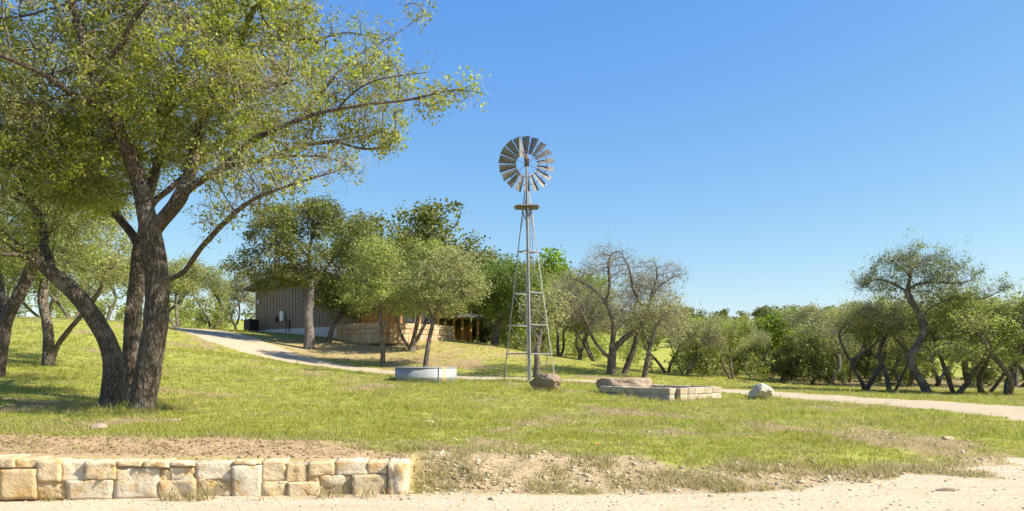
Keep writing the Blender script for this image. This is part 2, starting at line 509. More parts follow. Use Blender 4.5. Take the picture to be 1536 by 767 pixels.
# ------------------------------------------------------------------ the ground: one sheet, split where road and driveway run
def build_ground():
    ys = np.concatenate([np.linspace(-30, 3, 24)[:-1], np.exp(np.linspace(math.log(3), math.log(60), 560))[:-1], np.exp(np.linspace(math.log(60), math.log(2600), 130))])
    s = np.linspace(-1, 1, 520); s = np.sign(s) * (.62 * np.abs(s) + .9 * np.abs(s) ** 4)
    Yg, Sg = np.meshgrid(ys, s, indexing='ij')
    Xg = Sg * (np.maximum(Yg, 3) + 5)
    Zg = H(Xg.ravel(), Yg.ravel()).reshape(Xg.shape)
    V = np.stack([Xg, Yg, Zg], -1).reshape(-1, 3)
    R, Cn = Xg.shape
    idx = np.arange(R * Cn).reshape(R, Cn)
    Q = np.stack([idx[:-1, :-1], idx[:-1, 1:], idx[1:, 1:], idx[1:, :-1]], -1).reshape(-1, 4)
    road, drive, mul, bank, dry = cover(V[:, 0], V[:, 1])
    road = np.where(V[:, 1] < 5, 1, road)
    drive = np.where(V[:, 1] > 90, 0, drive)
    cls = np.where(road[Q].mean(1) > .5, 1, np.where(drive[Q].mean(1) > .5, 2, 0))
    for k, name in enumerate(('lawn_ground', 'gravel_road', 'driveway')):
        q = Q[cls == k]
        used, inv = np.unique(q, return_inverse=True)
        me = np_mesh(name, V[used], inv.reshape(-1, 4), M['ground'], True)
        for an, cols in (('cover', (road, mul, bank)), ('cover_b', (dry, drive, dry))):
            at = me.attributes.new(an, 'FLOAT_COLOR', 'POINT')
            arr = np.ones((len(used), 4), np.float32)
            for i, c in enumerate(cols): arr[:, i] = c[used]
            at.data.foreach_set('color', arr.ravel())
        tag(link(name, me), kind='structure')


build_ground()

# ------------------------------------------------------------------ grass, rubble, pebbles
def build_grass():
    rng = np.random.default_rng(4)
    N = 150000
    y = np.exp(rng.uniform(math.log(8.3), math.log(75), N))
    x = rng.uniform(-1, 1, N) * (.78 * y + 2.5)
    road, drive, mul, bank, dry = cover(x, y)
    n = fbm2(x * 2.5, y * 2.5, 77, 3)
    dens = np.clip(1.15 - 1.6 * road - 1.5 * drive - .93 * mul - bank * (.95 - .95 * sst(.38, .50, fbm2(x * 1.9, y * 1.9, 71, 3))) - .75 * dry, 0, 1) * sst(.22, .5, n + .12)
    e = edge(x)
    wallzone = (x < WALL_END + .1) & (y < e + .5)
    dens = np.where(wallzone, np.where((y > e - .28) & (y < e - .04), .55 * sst(.45, .6, n), 0), dens)
    keep = rng.random(N) < dens
    x, y, bank, dry, mul = x[keep], y[keep], bank[keep], dry[keep], mul[keep]
    z = H(x, y)
    n = len(x); B = 6
    sc = (.75 + .028 * y)                                     # farther tufts stand for wider patches
    tall = .024 + .04 * rng.random(n) ** 2 + .075 * sst(.5, .75, fbm2(x * .8, y * .8, 55)) * rng.random(n) + bank * .05 * rng.random(n) ** 2
    foot = np.zeros(n)
    for (u, Y, r) in ((819, 26.3, .6), (936, 26.6, .9), (1143, 25.2, .48), (639, 30.6, 1.25), (212, 15.5, .42), (165, 15.9, .42), (196, 17.6, .35), (1010, 23.6, .3), (955, 24.9, .3), (1043, 24.5, .3), (794, 33, 1.1), (72, 27, .4)):
        foot = np.maximum(foot, np.exp(-((np.hypot(x - (u - UH) / F * Y, y - Y) - r) / .28) ** 2))
    tall = tall + foot * .13 * rng.random(n) + (rng.random(n) < .012) * .09
    wz = (x < WALL_END + .1) & (y < edge(x))
    tall = np.where(wz, .12 + .1 * rng.random(n), tall)
    X = np.repeat(x, B); Yv = np.repeat(y, B); Z = np.repeat(z, B); S = np.repeat(sc, B); T = np.repeat(tall, B)
    a = rng.uniform(0, 2 * PI, n * B); rr = .05 * S * np.sqrt(rng.random(n * B)) * 1.5
    bx = X + rr * np.cos(a); by = Yv + rr * np.sin(a)
    h = T * rng.uniform(.55, 1.15, n * B) * np.minimum(S, 1.7)
    la = rng.uniform(0, 2 * PI, n * B); lean = h * rng.uniform(.2, 1.6, n * B)
    w = .0065 * S * rng.uniform(.7, 1.4, n * B)
    pa = la + PI / 2
    v0 = np.stack([bx - w * np.cos(pa), by - w * np.sin(pa), Z - .012], -1)
    v1 = np.stack([bx + w * np.cos(pa), by + w * np.sin(pa), Z - .012], -1)
    v2 = np.stack([bx + lean * np.cos(la), by + lean * np.sin(la), Z + h], -1)
    V = np.stack([v0, v1, v2], 1).reshape(-1, 3)
    me = np_mesh('grass', V, np.arange(len(V)).reshape(-1, 3), M['grass'])
    at = me.attributes.new('dryness', 'FLOAT', 'POINT')
    dn = np.clip(bank * .75 + dry * .8 + mul * .6 + .5 * wz + .95 * sst(.45, .72, fbm2(x * .7, y * .7, 91)) * rng.random(n) + .9 * (rng.random(n) < .10), 0, 1)
    at.data.foreach_set('value', np.repeat(dn, B * 3).astype(np.float32))
    tag(link('grass', me), 'short green lawn grass with dry straw patches', 'grass', kind='stuff')


build_grass()


def ico(sub):
    bm = bmesh.new(); bmesh.ops.create_icosphere(bm, subdivisions=sub, radius=1)
    V = np.array([v.co[:] for v in bm.verts]); Fc = np.array([[v.index for v in f.verts] for f in bm.faces]); bm.free()
    return V, Fc


def rock_verts(sub, seed, cuts=9, rough=.25, flat=.75, facets=()):
    V, Fc = ico(sub); rng = np.random.default_rng(seed)
    V = V * 1.15
    for (n, d) in facets:
        n = np.array(n, float); n /= np.linalg.norm(n)
        V = V - np.maximum(V @ n - d, 0)[:, None] * n * .9
    for k in range(cuts):
        n = rng.normal(size=3); n /= np.linalg.norm(n)
        d = rng.uniform(.62, .95)
        V = V - np.maximum(V @ n - d, 0)[:, None] * n * flat
    nrm = V / np.linalg.norm(V, axis=1)[:, None]
    V = V + nrm * ((fbm3(V * 1.7 + seed, seed) - .5) * rough * 1.6 + (fbm3(V * 6 + seed, seed + 5, 4) - .5) * rough * .95)[:, None]
    return V, Fc


def build_scatter(name, label, cat, pts, sizes, mat, seed, sub=1):
    rng = np.random.default_rng(seed)
    protos = [rock_verts(sub, seed + k, 6, .3) for k in range(8)]
    Vs, Fs = [], []; off = 0
    z = H(pts[:, 0], pts[:, 1])
    for i in range(len(pts)):
        V, Fc = protos[i % 8]
        a = rng.uniform(0, 2 * PI); c, s = math.cos(a), math.sin(a)
        q = V * np.array([1, rng.uniform(.6, 1), rng.uniform(.3, .6)]) * sizes[i]
        q = np.stack([q[:, 0] * c - q[:, 1] * s, q[:, 0] * s + q[:, 1] * c, q[:, 2]], -1)
        q = q + np.array([pts[i, 0], pts[i, 1], z[i] + sizes[i] * .12])
        Vs.append(q); Fs.append(Fc + off); off += len(V)
    me = np_mesh(name, np.concatenate(Vs), np.concatenate(Fs), mat)
    return tag(link(name, me), label, cat, kind='stuff')


def scatter_rubble():
    rng = np.random.default_rng(8)
    N = 60000
    y = 8.4 + 8.5 * rng.random(N) ** 1.9; x = rng.uniform(-6.5, 9.5, N)
    road, drive, mul, bank, dry = cover(x, y)
    cl = sst(.45, .65, fbm2(x * 1.7, y * 1.7, 66, 3))
    keep = rng.random(N) < (bank * (.12 + .55 * cl) + .10 * dry * (y < 18) + .1 * np.exp(-((x + .6) ** 2 + (y - 11.3) ** 2 / .8)) * cl + .006 * road)
    pts = np.stack([x, y], -1)[keep]
    sizes = .008 + .042 * rng.random(len(pts)) ** 4.0 + .02 * (rng.random(len(pts)) < .01)
    near = pts[:, 0] < WALL_END
    pts, sizes = pts[~near | (sizes < .022)], sizes[~near | (sizes < .022)]
    build_scatter('rubble', 'loose pale limestone rubble along the bank beside the gravel road', 'rubble', pts, sizes, M['rubble'], 60, 1)
    # pebbles on the road
    N = 9000
    x = rng.uniform(-7.5, 9, N); y = rng.uniform(6.5, 11.5, N)
    road = cover(x, y)[0]
    k = rng.random(N) < road * .7
    pts = np.stack([x, y], -1)[k]
    build_scatter('pebbles', 'small pebbles scattered over the gravel road', 'pebbles', pts, .004 + .02 * rng.random(len(pts)) ** 5, M['rubble'], 90)
    # chips of bark and stone on the mulch strip
    N = 5000
    x = rng.uniform(-8, -.9, N); y = rng.uniform(8.8, 11.4, N)
    mul = cover(x, y)[2]
    k = rng.random(N) < mul * .6
    pts = np.stack([x, y], -1)[k]
    build_scatter('mulch', 'reddish bark mulch strip behind the stone retaining wall', 'mulch', pts, .008 + .03 * rng.random(len(pts)) ** 2, M['mulch'], 120)


M['mulch'] = stone_mat('mulch_chips', [(.34, .22, .11), (.46, .32, .18), (.25, .15, .08), (.56, .42, .26)], (.28, .15, .08), 9)
scatter_rubble()

# ------------------------------------------------------------------ retaining wall
def lump_box(x0, x1, z0, z1, y0, y1, seed, rough=.012, n=(9, 5, 7), rnd=.13):
    """a rough-faced stone filling the box, one closed surface"""
    bm = bmesh.new(); bmesh.ops.create_cube(bm, size=2)
    bmesh.ops.subdivide_edges(bm, edges=bm.edges[:], cuts=7, use_grid_fill=True)
    V = np.array([v.co[:] for v in bm.verts]); Fc = [[v.index for v in f.verts] for f in bm.faces]; bm.free()
    r = (np.abs(V) ** 10).sum(1) ** (1 / 10)
    S = V / r[:, None]
    V = V * (1 - rnd) + S * rnd
    hw = np.array([(x1 - x0) / 2, (y1 - y0) / 2, (z1 - z0) / 2])
    c = np.array([(x0 + x1) / 2, (y0 + y1) / 2, (z0 + z1) / 2])
    W = V * hw
    q = (W + c) * 7 + seed * 3.7
    d = (fbm3(q, seed, 4) - .5) + .35 * (np.abs(fbm3(q * 2.3 + 9, seed + 3, 3) - .5) * 2 - .3)
    W = W + V * (d * rough * 4)[:, None] * np.array([.4, 1.0, .4])
    return W + c, np.array(Fc)


def build_wall():
    L = [(0, 684, 21, 701), (22, 687, 57, 701), (0, 702, 55, 748), (58, 690, 90, 721), (91, 690, 127, 721), (128, 690, 173, 719),
         (176, 690, 213, 698), (215, 690, 253, 700), (255, 690, 291, 698), (171, 700, 238, 748), (255, 700, 291, 721), (239, 702, 253, 721), (293, 690, 347, 719),
         (349, 697, 391, 748), (56, 723, 98, 748), (100, 722, 169, 749), (239, 723, 292, 748), (293, 721, 347, 748), (349, 689, 391, 696), (393, 691, 427, 722),
         (429, 692, 460, 724), (463, 691, 501, 713), (503, 691, 550, 712), (552, 691, 580, 710), (393, 724, 430, 746), (432, 725, 478, 745), (462, 714, 478, 724),
         (480, 714, 527, 745), (529, 713, 580, 744),
         (-45, 684, -2, 712), (-45, 714, -2, 749), (-95, 684, -47, 721), (-95, 723, -47, 750), (-140, 683, -97, 702), (-140, 704, -97, 750), (-190, 682, -142, 715), (-190, 717, -142, 751),
         (-235, 682, -192, 725), (-235, 727, -192, 752), (-290, 681, -237, 710), (-290, 712, -237, 752)]
    ang = math.atan(.12)
    A = Vector((-5.56, 8.33, 0))

    def loc(u, v):
        k = (u - UH) / F
        Y = (8.33 + .12 * 5.56) / (1 - .12 * k)
        X = k * Y
        return (X - A.x) / math.cos(ang), EYE - (v - VH) / F * Y
    root = empty('retaining_wall', A, ang, 'low retaining wall of cream and ochre limestone blocks beside the gravel road', 'stone wall')
    rng = random.Random(3)
    Vs, Fs = [], []; off = 0
    for i, (u0, v0, u1, v1) in enumerate(L):
        u0 -= .9; u1 += .9; v1 += .7; v0 -= .7
        s0, z1 = loc(u0, v0); s1, z0 = loc(u1, v1)
        s0b, _ = loc(u0, v1)
        z1 = min(z1, .53) - .03 if z1 > .3 else z1
        fr = rng.uniform(-.03, .03)
        V, Fc = lump_box(s0, s1, max(z0, -.06), z1 + rng.uniform(-.008, .012), fr, .36, i, rng.uniform(.010, .024))
        Vs.append(V); Fs.append(Fc + off); off += len(V)
    # ragged end stone
    s0, z1 = loc(581, 694); s1, z0 = loc(613, 742)
    V, Fc = lump_box(s0, s1, -.05, z1, -.06, .42, 77, .045)
    Vs.append(V); Fs.append(Fc + off)
    me = np_mesh('stonework', np.concatenate(Vs), np.concatenate(Fs), M['limestone'])
    link('stonework', me, root)
    s0, _ = loc(-290, 700); s1, _ = loc(590, 700)
    m = MB(); k = 60
    for i in range(k):                                        # mortar core, top following the wall
        a = s0 + (s1 - s0) * i / k; b = s0 + (s1 - s0) * (i + 1) / k
        top = .44 - .11 * ((a - s0) / (s1 - s0)) ** 1.3
        m.box(a, .034 + .002 * (i % 3), -.1, b, .34 + .003 * (i % 2), top + .004 * (i % 4))
    m.build('mortar', M['mortar'], root)


build_wall()

# ------------------------------------------------------------------ boulders and planter
def boulder(name, label, u, v, Y, sx, sy, sz, mat, seed, rz=0., sink=.12, cat='boulder', sub=5, rough=.22, tilt=0., facets=()):
    V, Fc = rock_verts(sub, seed, 11, rough, .75, facets)
    lo, hi = V.min(0), V.max(0)
    V = (V - (lo + hi) / 2) / (hi - lo) * np.array([sx, sy, sz])
    V[:, 2] += sz / 2 - sink
    me = np_mesh(name, V, Fc, mat)
    p = on_ground(u, Y)
    o = link(name, me, None, p, (0, tilt, rz))
    return tag(o, label, cat)


boulder('boulder', 'brown boulder with a shaded face at the foot of the windmill', 819, 586, 26.3, 1.15, .8, .72, M['boulder'], 11, 0, .1, facets=(((-.72, -.69, .0), .34), ((.1, .1, 1), .6), ((.8, -.2, .55), .7)))
boulder('boulder', 'long flat-topped tan boulder lying behind the cut stone planter', 936, 583, 26.6, 1.95, .9, .66, M['slab_rock'], 23, -.1, .1, rough=.16, facets=(((0, 0, 1), .5), ((-.95, -.3, 0), .75)))
boulder('boulder', 'rounded white limestone boulder standing alone beside the driveway', 1143, 601, 25.2, .85, .75, .66, M['white_rock'], 31, .3, .12)
boulder('flat_rock', 'small flat pale rock lying in the grass right of the oak trunks', 262, 628, 13.6, .22, .18, .10, M['slab_rock'], 41, .2, .05, 'rock', 3)
boulder('flat_rock', 'small grey rock at the edge of the mulch below the oaks', 148, 648, 11.9, .26, .2, .13, M['slab_rock'], 42, .5, .04, 'rock', 3)
boulder('flat_rock', 'small white rock lying alone in the lawn near the right road bend', 1423, 667, 13.4, .24, .16, .09, M['rubble'], 43, .2, .03, 'rock', 3)
boulder('flat_rock', 'flat dark brown rock lying on the sandy gravel road edge', 1417, 736, 9.05, .24, .13, .05, M['boulder'], 44, -.15, .02, 'rock', 3)
boulder('flat_rock', 'small white rock in the lawn above the rubble bank', 643, 633, 14.6, .2, .15, .09, M['rubble'], 45, .2, .03, 'rock', 3)


def build_planter():
    """low raised bed of two courses of cut stone"""
    c0 = on_ground(1010, 23.6)                                # near corner
    root = empty('stone_planter', c0, 0, 'low raised planter of two courses of pale cut stone blocks', 'planter')
    cl = on_ground(903, 26.1); cr = on_ground(1076, 25.5)
    a = (cl - c0); a.z = 0; b = (cr - c0); b.z = 0
    zt = .40
    Vs, Fs = [], []; off = 0
    rng = random.Random(5); k = 0

    def run(p, q, zbase):
        nonlocal off, k
        d = q - p; L = d.length; d = d.normalized(); n = Vector((-d.y, d.x, 0))
        for course, (z0, z1) in enumerate(((-.25, .195), (.2, zt))):
            s = -.0 - (.0 if course else 0)
            s = 0.0
            while s < L - .05:
                w = min(rng.uniform(.36, .62), L - s)
                if L - s - w < .2: w = L - s
                V, Fc = lump_box(s + .004, s + w - .004, z0, z1 + rng.uniform(-.012, .008), -.15 + rng.uniform(-.012, .012), .15, k + 200, .006, rnd=.12)
                W = np.stack([p.x + V[:, 0] * d.x + V[:, 1] * n.x, p.y + V[:, 0] * d.y + V[:, 1] * n.y, V[:, 2]], -1)
                Vs.append(W); Fs.append(Fc + off); off += len(W); k += 1
                s += w
    O = Vector((0, 0, 0)); da = a.normalized(); db = b.normalized()
    far = a + b
    run(O + da * .02, a, 0)
    run(O + da * .16 + db * .17, b + da * .16, 0) if False else run(db * .16, b, 0)
    run(a + db * .16, far, 0); run(b + da * .16, far - db * 0, 0)
    me = np_mesh('stone_courses', np.concatenate(Vs), np.concatenate(Fs), M['cut_stone'])
    link('stone_courses', me, root)
    # soil inside
    n = 14; V = []; Q = []
    for i in range(n + 1):
        for j in range(n + 1):
            p = a * (.04 + .92 * i / n) + b * (.04 + .92 * j / n)
            V.append((p.x, p.y, .29 + .05 * math.sin(i * 1.3) * math.cos(j * 1.7)))
    for i in range(n):
        for j in range(n):
            q = i * (n + 1) + j; Q.append((q, q + 1, q + n + 2, q + n + 1))
    link('soil', np_mesh('soil', V, Q, M['soil'], True), root)


build_planter()

# ------------------------------------------------------------------ stock tank
def build_tank():
    p = on_ground(639, 30.6)
    R, Ht = 1.22, .60
    root = empty('stock_tank', p, 0, 'round galvanized stock tank with a rust streak standing in the grass', 'water tank')
    n = 72

    def ring(prof, name, mat, smooth=True):
        V = []; Q = []
        for i in range(n):
            a = 2 * PI * i / n
            for (r, z) in prof: V.append((r * math.cos(a), r * math.sin(a), z))
        m = len(prof)
        for i in range(n):
            for k in range(m):
                Q.append((i * m + k, ((i + 1) % n) * m + k, ((i + 1) % n) * m + (k + 1) % m, i * m + (k + 1) % m))
        return link(name, np_mesh(name, V, Q, mat, smooth), root)
    ring([(R, -.06), (R, .2), (R + .006, .21), (R, .22), (R, Ht - .02), (R - .012, Ht - .02), (R - .012, -.06)], 'tank_wall', M['tank'])
    rp = [(R + .002 + .02 * math.cos(k * PI / 4), Ht - .005 + .02 * math.sin(k * PI / 4)) for k in range(8)]
    ring(rp, 'rim', M['tank'])
    for a in (-1.05, 1.2, 3.0):
        m = MB(); c, s = math.cos(a), math.sin(a)
        m.bar(((R + .006) * c, (R + .006) * s, 0), ((R + .006) * c, (R + .006) * s, Ht - .03), .012, .05, (c, s, 0)); m.build('seam', M['tank'], root)
    V = [(0, 0, .42)] + [((R - .013) * math.cos(2 * PI * i / n), (R - .013) * math.sin(2 * PI * i / n), .42) for i in range(n)]
    link('water', np_mesh('water', V, [(0, 1 + i, 1 + (i + 1) % n) for i in range(n)], M['water']), root)


build_tank()

# ------------------------------------------------------------------ windmill
def build_windmill():
    Y = 33.0
    base = on_ground(794, Y)
    root = empty('windmill', base, 0, 'tall steel windmill with an eighteen-blade wheel on a lattice tower', 'windmill')
    s = Y / F
    Hh = (EYE - (243 - VH) * s) - base.z          # hub height
    Hp = (EYE - (311 - VH) * s) - base.z          # platform height
    Ht = (EYE - (287 - VH) * s) - base.z          # tower top
    hx = 790 * s - 794 * s
    bases = {'f': (.03, -1.12), 'r': (1.15, -.02), 'b': (.0, 1.12), 'l': (-1.13, .02)}
    tops = {'f': (hx + .02, -.1), 'r': (hx + .12, 0), 'b': (hx, .1), 'l': (hx - .1, 0)}

    def leg(k, z):
        t = z / Ht
        return Vector((bases[k][0] * (1 - t) + tops[k][0] * t, bases[k][1] * (1 - t) + tops[k][1] * t, z))
    for k in 'frbl':
        x, y = base.x + bases[k][0], base.y + bases[k][1]
        gz = Hs(x, y) - base.z - .1
        m = MB(); a, b = leg(k, 0), leg(k, Ht); a.z = gz
        w = .055
        c = Vector((hx / 2, 0, 0)) - Vector((a.x, a.y, 0)); c.normalize()
        p = Vector((-c.y, c.x, 0))
        q1 = (c + p).normalized(); q2 = (c - p).normalized()
        m.bar(a + q1 * .026, b + q1 * .026, .008, w, q1); m.bar(a + q2 * .026, b + q2 * .026, .0075, w + .002, q2)
        m.build('leg', M['mill_steel'], root)
    ring = [('f', 'r'), ('r', 'b'), ('b', 'l'), ('l', 'f')]
    for v in (378, 440, 488, 531):
        z = (EYE - (v - VH) * s) - base.z
        for a, b in ring:
            MB().bar(leg(a, z), leg(b, z), .035, .05).build('girt', M['mill_steel'], root)
    lv = [Ht * .995] + [(EYE - (v - VH) * s) - base.z for v in (378, 440, 488, 531)]
    for a, b in ring:
        m = MB()
        for i in range(4):
            m.tube(leg(a, lv[i]), leg(b, lv[i + 1]), .006, n=5); m.tube(leg(b, lv[i]), leg(a, lv[i + 1]), .006, n=5)
        m.build('cross_brace', M['mill_steel'], root)
    # platform
    m = MB()
    for i in range(7):
        yy = -.5 + i * .15
        m.box(hx - .56 + .05 * abs(i - 3) * .6, yy, Hp - .012 + .003 * (i % 2), hx + .56 - .05 * abs(i - 3) * .6, yy + .12, Hp + .02 + .003 * (i % 2))
    plat = m.build('platform', M['mill_wood'], root)
    m = MB(); m.bar((hx - .5, -.25, Hp - .035), (hx + .5, -.25, Hp - .035), .04, .035); m.bar((hx - .5, .25, Hp - .035), (hx + .5, .25, Hp - .035), .04, .035)
    m.bar((hx - .25, -.35, Hp - .06), (hx - .05, -.05, Hp - .55), .03, .03); m.bar((hx + .25, -.35, Hp - .06), (hx + .06, -.05, Hp - .55), .03, .03)
    m.build('platform_bracket', M['mill_rust'], plat)
    # mast, pump pipe and rod
    MB().tube((hx, 0, Ht - .9), (hx, 0, Hh - .05), .045).build('mast', M['mill_steel'], root)
    MB().tube((hx + .08, -.95, -.2), (hx + .035, -.16, Hp - .1), .042, .04).build('pump_pipe', M['mill_steel'], root)
    MB().tube((hx, 0, 0), (hx, 0, Ht - .9), .014).build('pump_rod', M['mill_steel'], root)
    # ladder on the front right face
    m = MB()
    za, zb = 1.0, Hp - .05
    for off in (.12, .30):
        f = lambda z: leg('f', z).lerp(leg('r', z), min(.85, off / max((leg('r', z) - leg('f', z)).length, .2)))
        m.bar(f(Ht * .56), f(zb), .02, .02)
    z = Ht * .57
    while z < zb:
        d = (leg('r', z) - leg('f', z)).length
        m.bar(leg('f', z).lerp(leg('r', z), min(.85, .12 / max(d, .2))), leg('f', z).lerp(leg('r', z), min(.85, .30 / max(d, .2))), .018, .018); z += .3
    m.build('ladder', M['mill_rust'], root)
    # the wheel: on the far side of the mast, tail towards the camera
    wh = empty('wheel', (hx, .42, Hh), .16); wh.parent = root
    R0, R1 = .46, 1.22
    for k in range(18):
        a = PI / 2 + k * 2 * PI / 18 + .02
        r = Vector((math.cos(a), 0, math.sin(a))); tq = Vector((-math.sin(a), 0, math.cos(a))); ax = Vector((0, 1, 0))
        V = []; nn = 6; mm = 4
        for i in range(nn):
            rr = R0 + (R1 - R0) * i / (nn - 1)
            wd = .135 + (.345 - .135) * i / (nn - 1)
            for j in range(mm):
                q = j / (mm - 1) - .5
                V.append(r * rr + tq * (q * wd * .93) + ax * (q * wd * .62 - (.25 - q * q) * wd * .42))
        for p in list(V): V.append(p + ax * .006)
        Q = []
        for i in range(nn - 1):
            for j in range(mm - 1):
                q = i * mm + j; Q.append((q, q + 1, q + mm + 1, q + mm))
                q += nn * mm; Q.append((q, q + mm, q + mm + 1, q + 1))
        link('blade', np_mesh('blade', [tuple(p) for p in V], Q, M['mill_blade'], True), wh)
    n = 54
    for rr, yo in ((.56, -.03), (.90, -.05)):
        m = MB()
        for i in range(n):
            a, b = 2 * PI * i / n, 2 * PI * (i + 1) / n
            m.bar((rr * math.cos(a), yo, rr * math.sin(a)), (rr * math.cos(b), yo, rr * math.sin(b)), .03, .010, (0, 1, 0))
        m.build('rim_band', M['mill_rust'], wh)
    m = MB()
    for k in range(6):
        a = PI / 2 + k * PI / 3 + .18
        m.tube((.08 * math.cos(a), -.02, .08 * math.sin(a)), (.91 * math.cos(a), -.04, .91 * math.sin(a)), .010, n=6)
    m.build('spokes', M['mill_rust'], wh)
    MB().tube((0, -.1, 0), (0, .1, 0), .075, .065, 14).build('hub', M['mill_rust'], wh)
    # gearbox with hood
    m = MB(); m.box(hx - .10, -.26, Hh - .16, hx + .10, .25, Hh + .08, .03)
    m.tube((hx, -.02, Hh + .1), (hx, -.02, Hh + .34), .12, .02, 12)
    m.build('gearbox', M['mill_rust'], root)
    # tail: boom towards the camera, vane nearly edge-on
    d = Vector((-.16, -1, 0)).normalized(); nrm = Vector((d.y, -d.x, 0))
    o = Vector((hx, -.2, Hh))
    m = MB(); m.bar(o, o + d * 1.5, .04, .05); m.bar(o + Vector((0, 0, .12)), o + d * 1.5, .025, .025)
    tail = m.build('tail_boom', M['mill_rust'], root)
    pts = [o + d * .95 + Vector((0, 0, -.12)), o + d * 2.0 + Vector((0, 0, -.38)), o + d * 2.15 + Vector((0, 0, -.30)), o + d * 2.15 + Vector((0, 0, .34)), o + d * 2.0 + Vector((0, 0, .44)), o + d * .95 + Vector((0, 0, .16))]
    MB().prism([p - nrm * .006 for p in pts], nrm * .012).build('tail_vane', M['mill_blade'], tail)


build_windmill()

# ------------------------------------------------------------------ house
def build_house():
    K = Vector((-11.3, 53.5, 0)); fz = 4.1
    rz = math.atan2(.788, .619)
    root = empty('metal_barn_house', (K.x, K.y, fz), rz, 'taupe metal-sided house with stone patio half hidden behind trees on the rise', 'house')
    W, D = 8.5, 11.3
    e, rd = 3.25, 4.6
    # walls with standing ribs (gable end x=0, long side y=0, and the two far sides)
    m = MB()
    m.prism([(0, 0, 0), (0, D, 0), (0, D, e), (0, D / 2, rd), (0, 0, e)], (.12, 0, 0))
    m.prism([(W - .12, 0, 0), (W - .12, D, 0), (W - .12, D, e), (W - .12, D / 2, rd), (W - .12, 0, e)], (.12, 0, 0))
    m.box(.125, .0, 0, W - .125, .12, e); m.box(.125, D - .12, 0, W - .125, D, e)
    k = .2
    while k < D:
        top = e + (rd - e) * (1 - abs(k - D / 2) / (D / 2)) - .05
        m.box(-.028, k, .0, -.001, k + .06, top); k += .40
    k = .2
    while k < W:
        m.box(k, -.028, 0, k + .06, -.001, e - .05); k += .4
    m.build('siding', M['siding'], root)
    m = MB(); m.box(-.05, -.05, -1.6, W - .3, D + .05, -.003)
    m.build('foundation', M['concrete'], root)
    # roof with overhang
    sl = (rd - e) / (D / 2); ov = .75
    m = MB()
    for s in (0, 1):
        y0 = -ov if s == 0 else D + ov
        z0 = e - sl * ov
        pts = [(-.7, y0, z0 + .06), (-.7, D / 2, rd + .06), (-.7, D / 2, rd + .22), (-.7, y0, z0 + .18)]
        m.prism(pts, (W + 1.4, 0, 0))
    roof = m.build('roof', M['roof'], root)
    m = MB()
    for s in (0, 1):
        y0 = -ov if s == 0 else D + ov
        m.prism([(-.74, y0, e - sl * ov - .06), (-.74, D / 2, rd - .06), (-.74, D / 2, rd + .2), (-.74, y0, e - sl * ov + .16)], (.035, 0, 0))
    m.build('fascia', M['trim'], roof)
    m = MB(); m.box(-.7, D + ov + .002, e - sl * ov, W + .7, D + ov + .1, e - sl * ov + .12); m.tube((-.08, D - .05, -.4), (-.08, D - .05, e - .35), .045)
    m.tube((-.08, D - .05, e - .35), (-.3, D + ov - .02, e - sl * ov + .03), .04)
    m.build('gutter', M['white_paint'], root)
    # meter box, conduit, wall lamp
    m = MB(); m.box(-.2, 7.55, .6, -.03, 7.95, 1.35, .02); m.build('meter_box', M['white_paint'], root)
    MB().box(-.14, 8.35, .55, -.03, 8.6, .95, .015).build('switch_box', M['dark_metal'], root); MB().tube((-.07, 7.3, -.2), (-.07, 7.3, 1.0), .03).build('conduit', M['dark_metal'], root); MB().tube((-.07, 6.9, -.2), (-.07, 6.9, .7), .05).build('conduit', M['dark_metal'], root)
    m = MB(); m.box(-.2, 10.75, 2.05, -.03, 10.9, 2.35, .02); m.build('wall_lamp', M['white_paint'], root)
    # long side: orange timber bay, windows and door under the porch
    m = MB(); m.box(.9, -.10, .02, 4.2, -.03, 2.75)
    for i in range(9): m.box(.9 + i * .4, -.125, .02, .93 + i * .4, -.101, 2.75)
    m.build('timber_panel', M['cedar_wood'], root)
    for x0, x1 in ((.15, .8), (4.6, 6.2), (6.6, 8.0)):
        m = MB(); m.box(x0, -.11, .5, x1, -.031, .58); m.box(x0, -.11, 2.22, x1, -.031, 2.3); m.box(x0, -.108, .58, x0 + .07, -.031, 2.22); m.box(x1 - .07, -.108, .58, x1, -.031, 2.22); m.box((x0 + x1) / 2 - .03, -.1, .58, (x0 + x1) / 2 + .03, -.031, 2.22)
        w = m.build('window', M['dark_metal'], root)
        MB().box(x0 + .07, -.06, .58, x1 - .07, -.034, 2.22).build('pane', M['glass'], w)
    # porch
    m = MB(); m.prism([(1.5, -.03, 2.95), (1.5, -3.4, 2.35), (1.5, -3.4, 2.47), (1.5, -.03, 3.07)], (4.2, 0, 0)); m.build('porch_roof', M['roof'], root)
    for x in (1.8, 3.6, 5.5):
        m = MB(); m.box(x - .09, -3.25, .02, x + .09, -3.07, 2.36); m.build('porch_post', M['cedar_wood'], root)
    m = MB(); m.box(1.6, -3.27, 2.16, 5.6, -3.05, 2.345); m.build('porch_beam', M['cedar_wood'], root)
    for x0, x1 in ((1.95, 3.45), (3.75, 5.35)):
        m = MB(); m.box(x0, -3.2, .95, x1, -3.12, 1.0)
        for i in range(9): m.box(x0, -3.175, .12 + i * .09, x1, -3.155, .14 + i * .09)
        m.build('porch_rail', M['dark_metal'], root)
    m = MB(); m.box(.0, -3.3, -1.5, 6.2, -.06, -.004); m.build('porch_floor', M['concrete'], root)
    # stone patio wall
    Vs, Fs = [], []; off = 0; rng = random.Random(9); k = 300

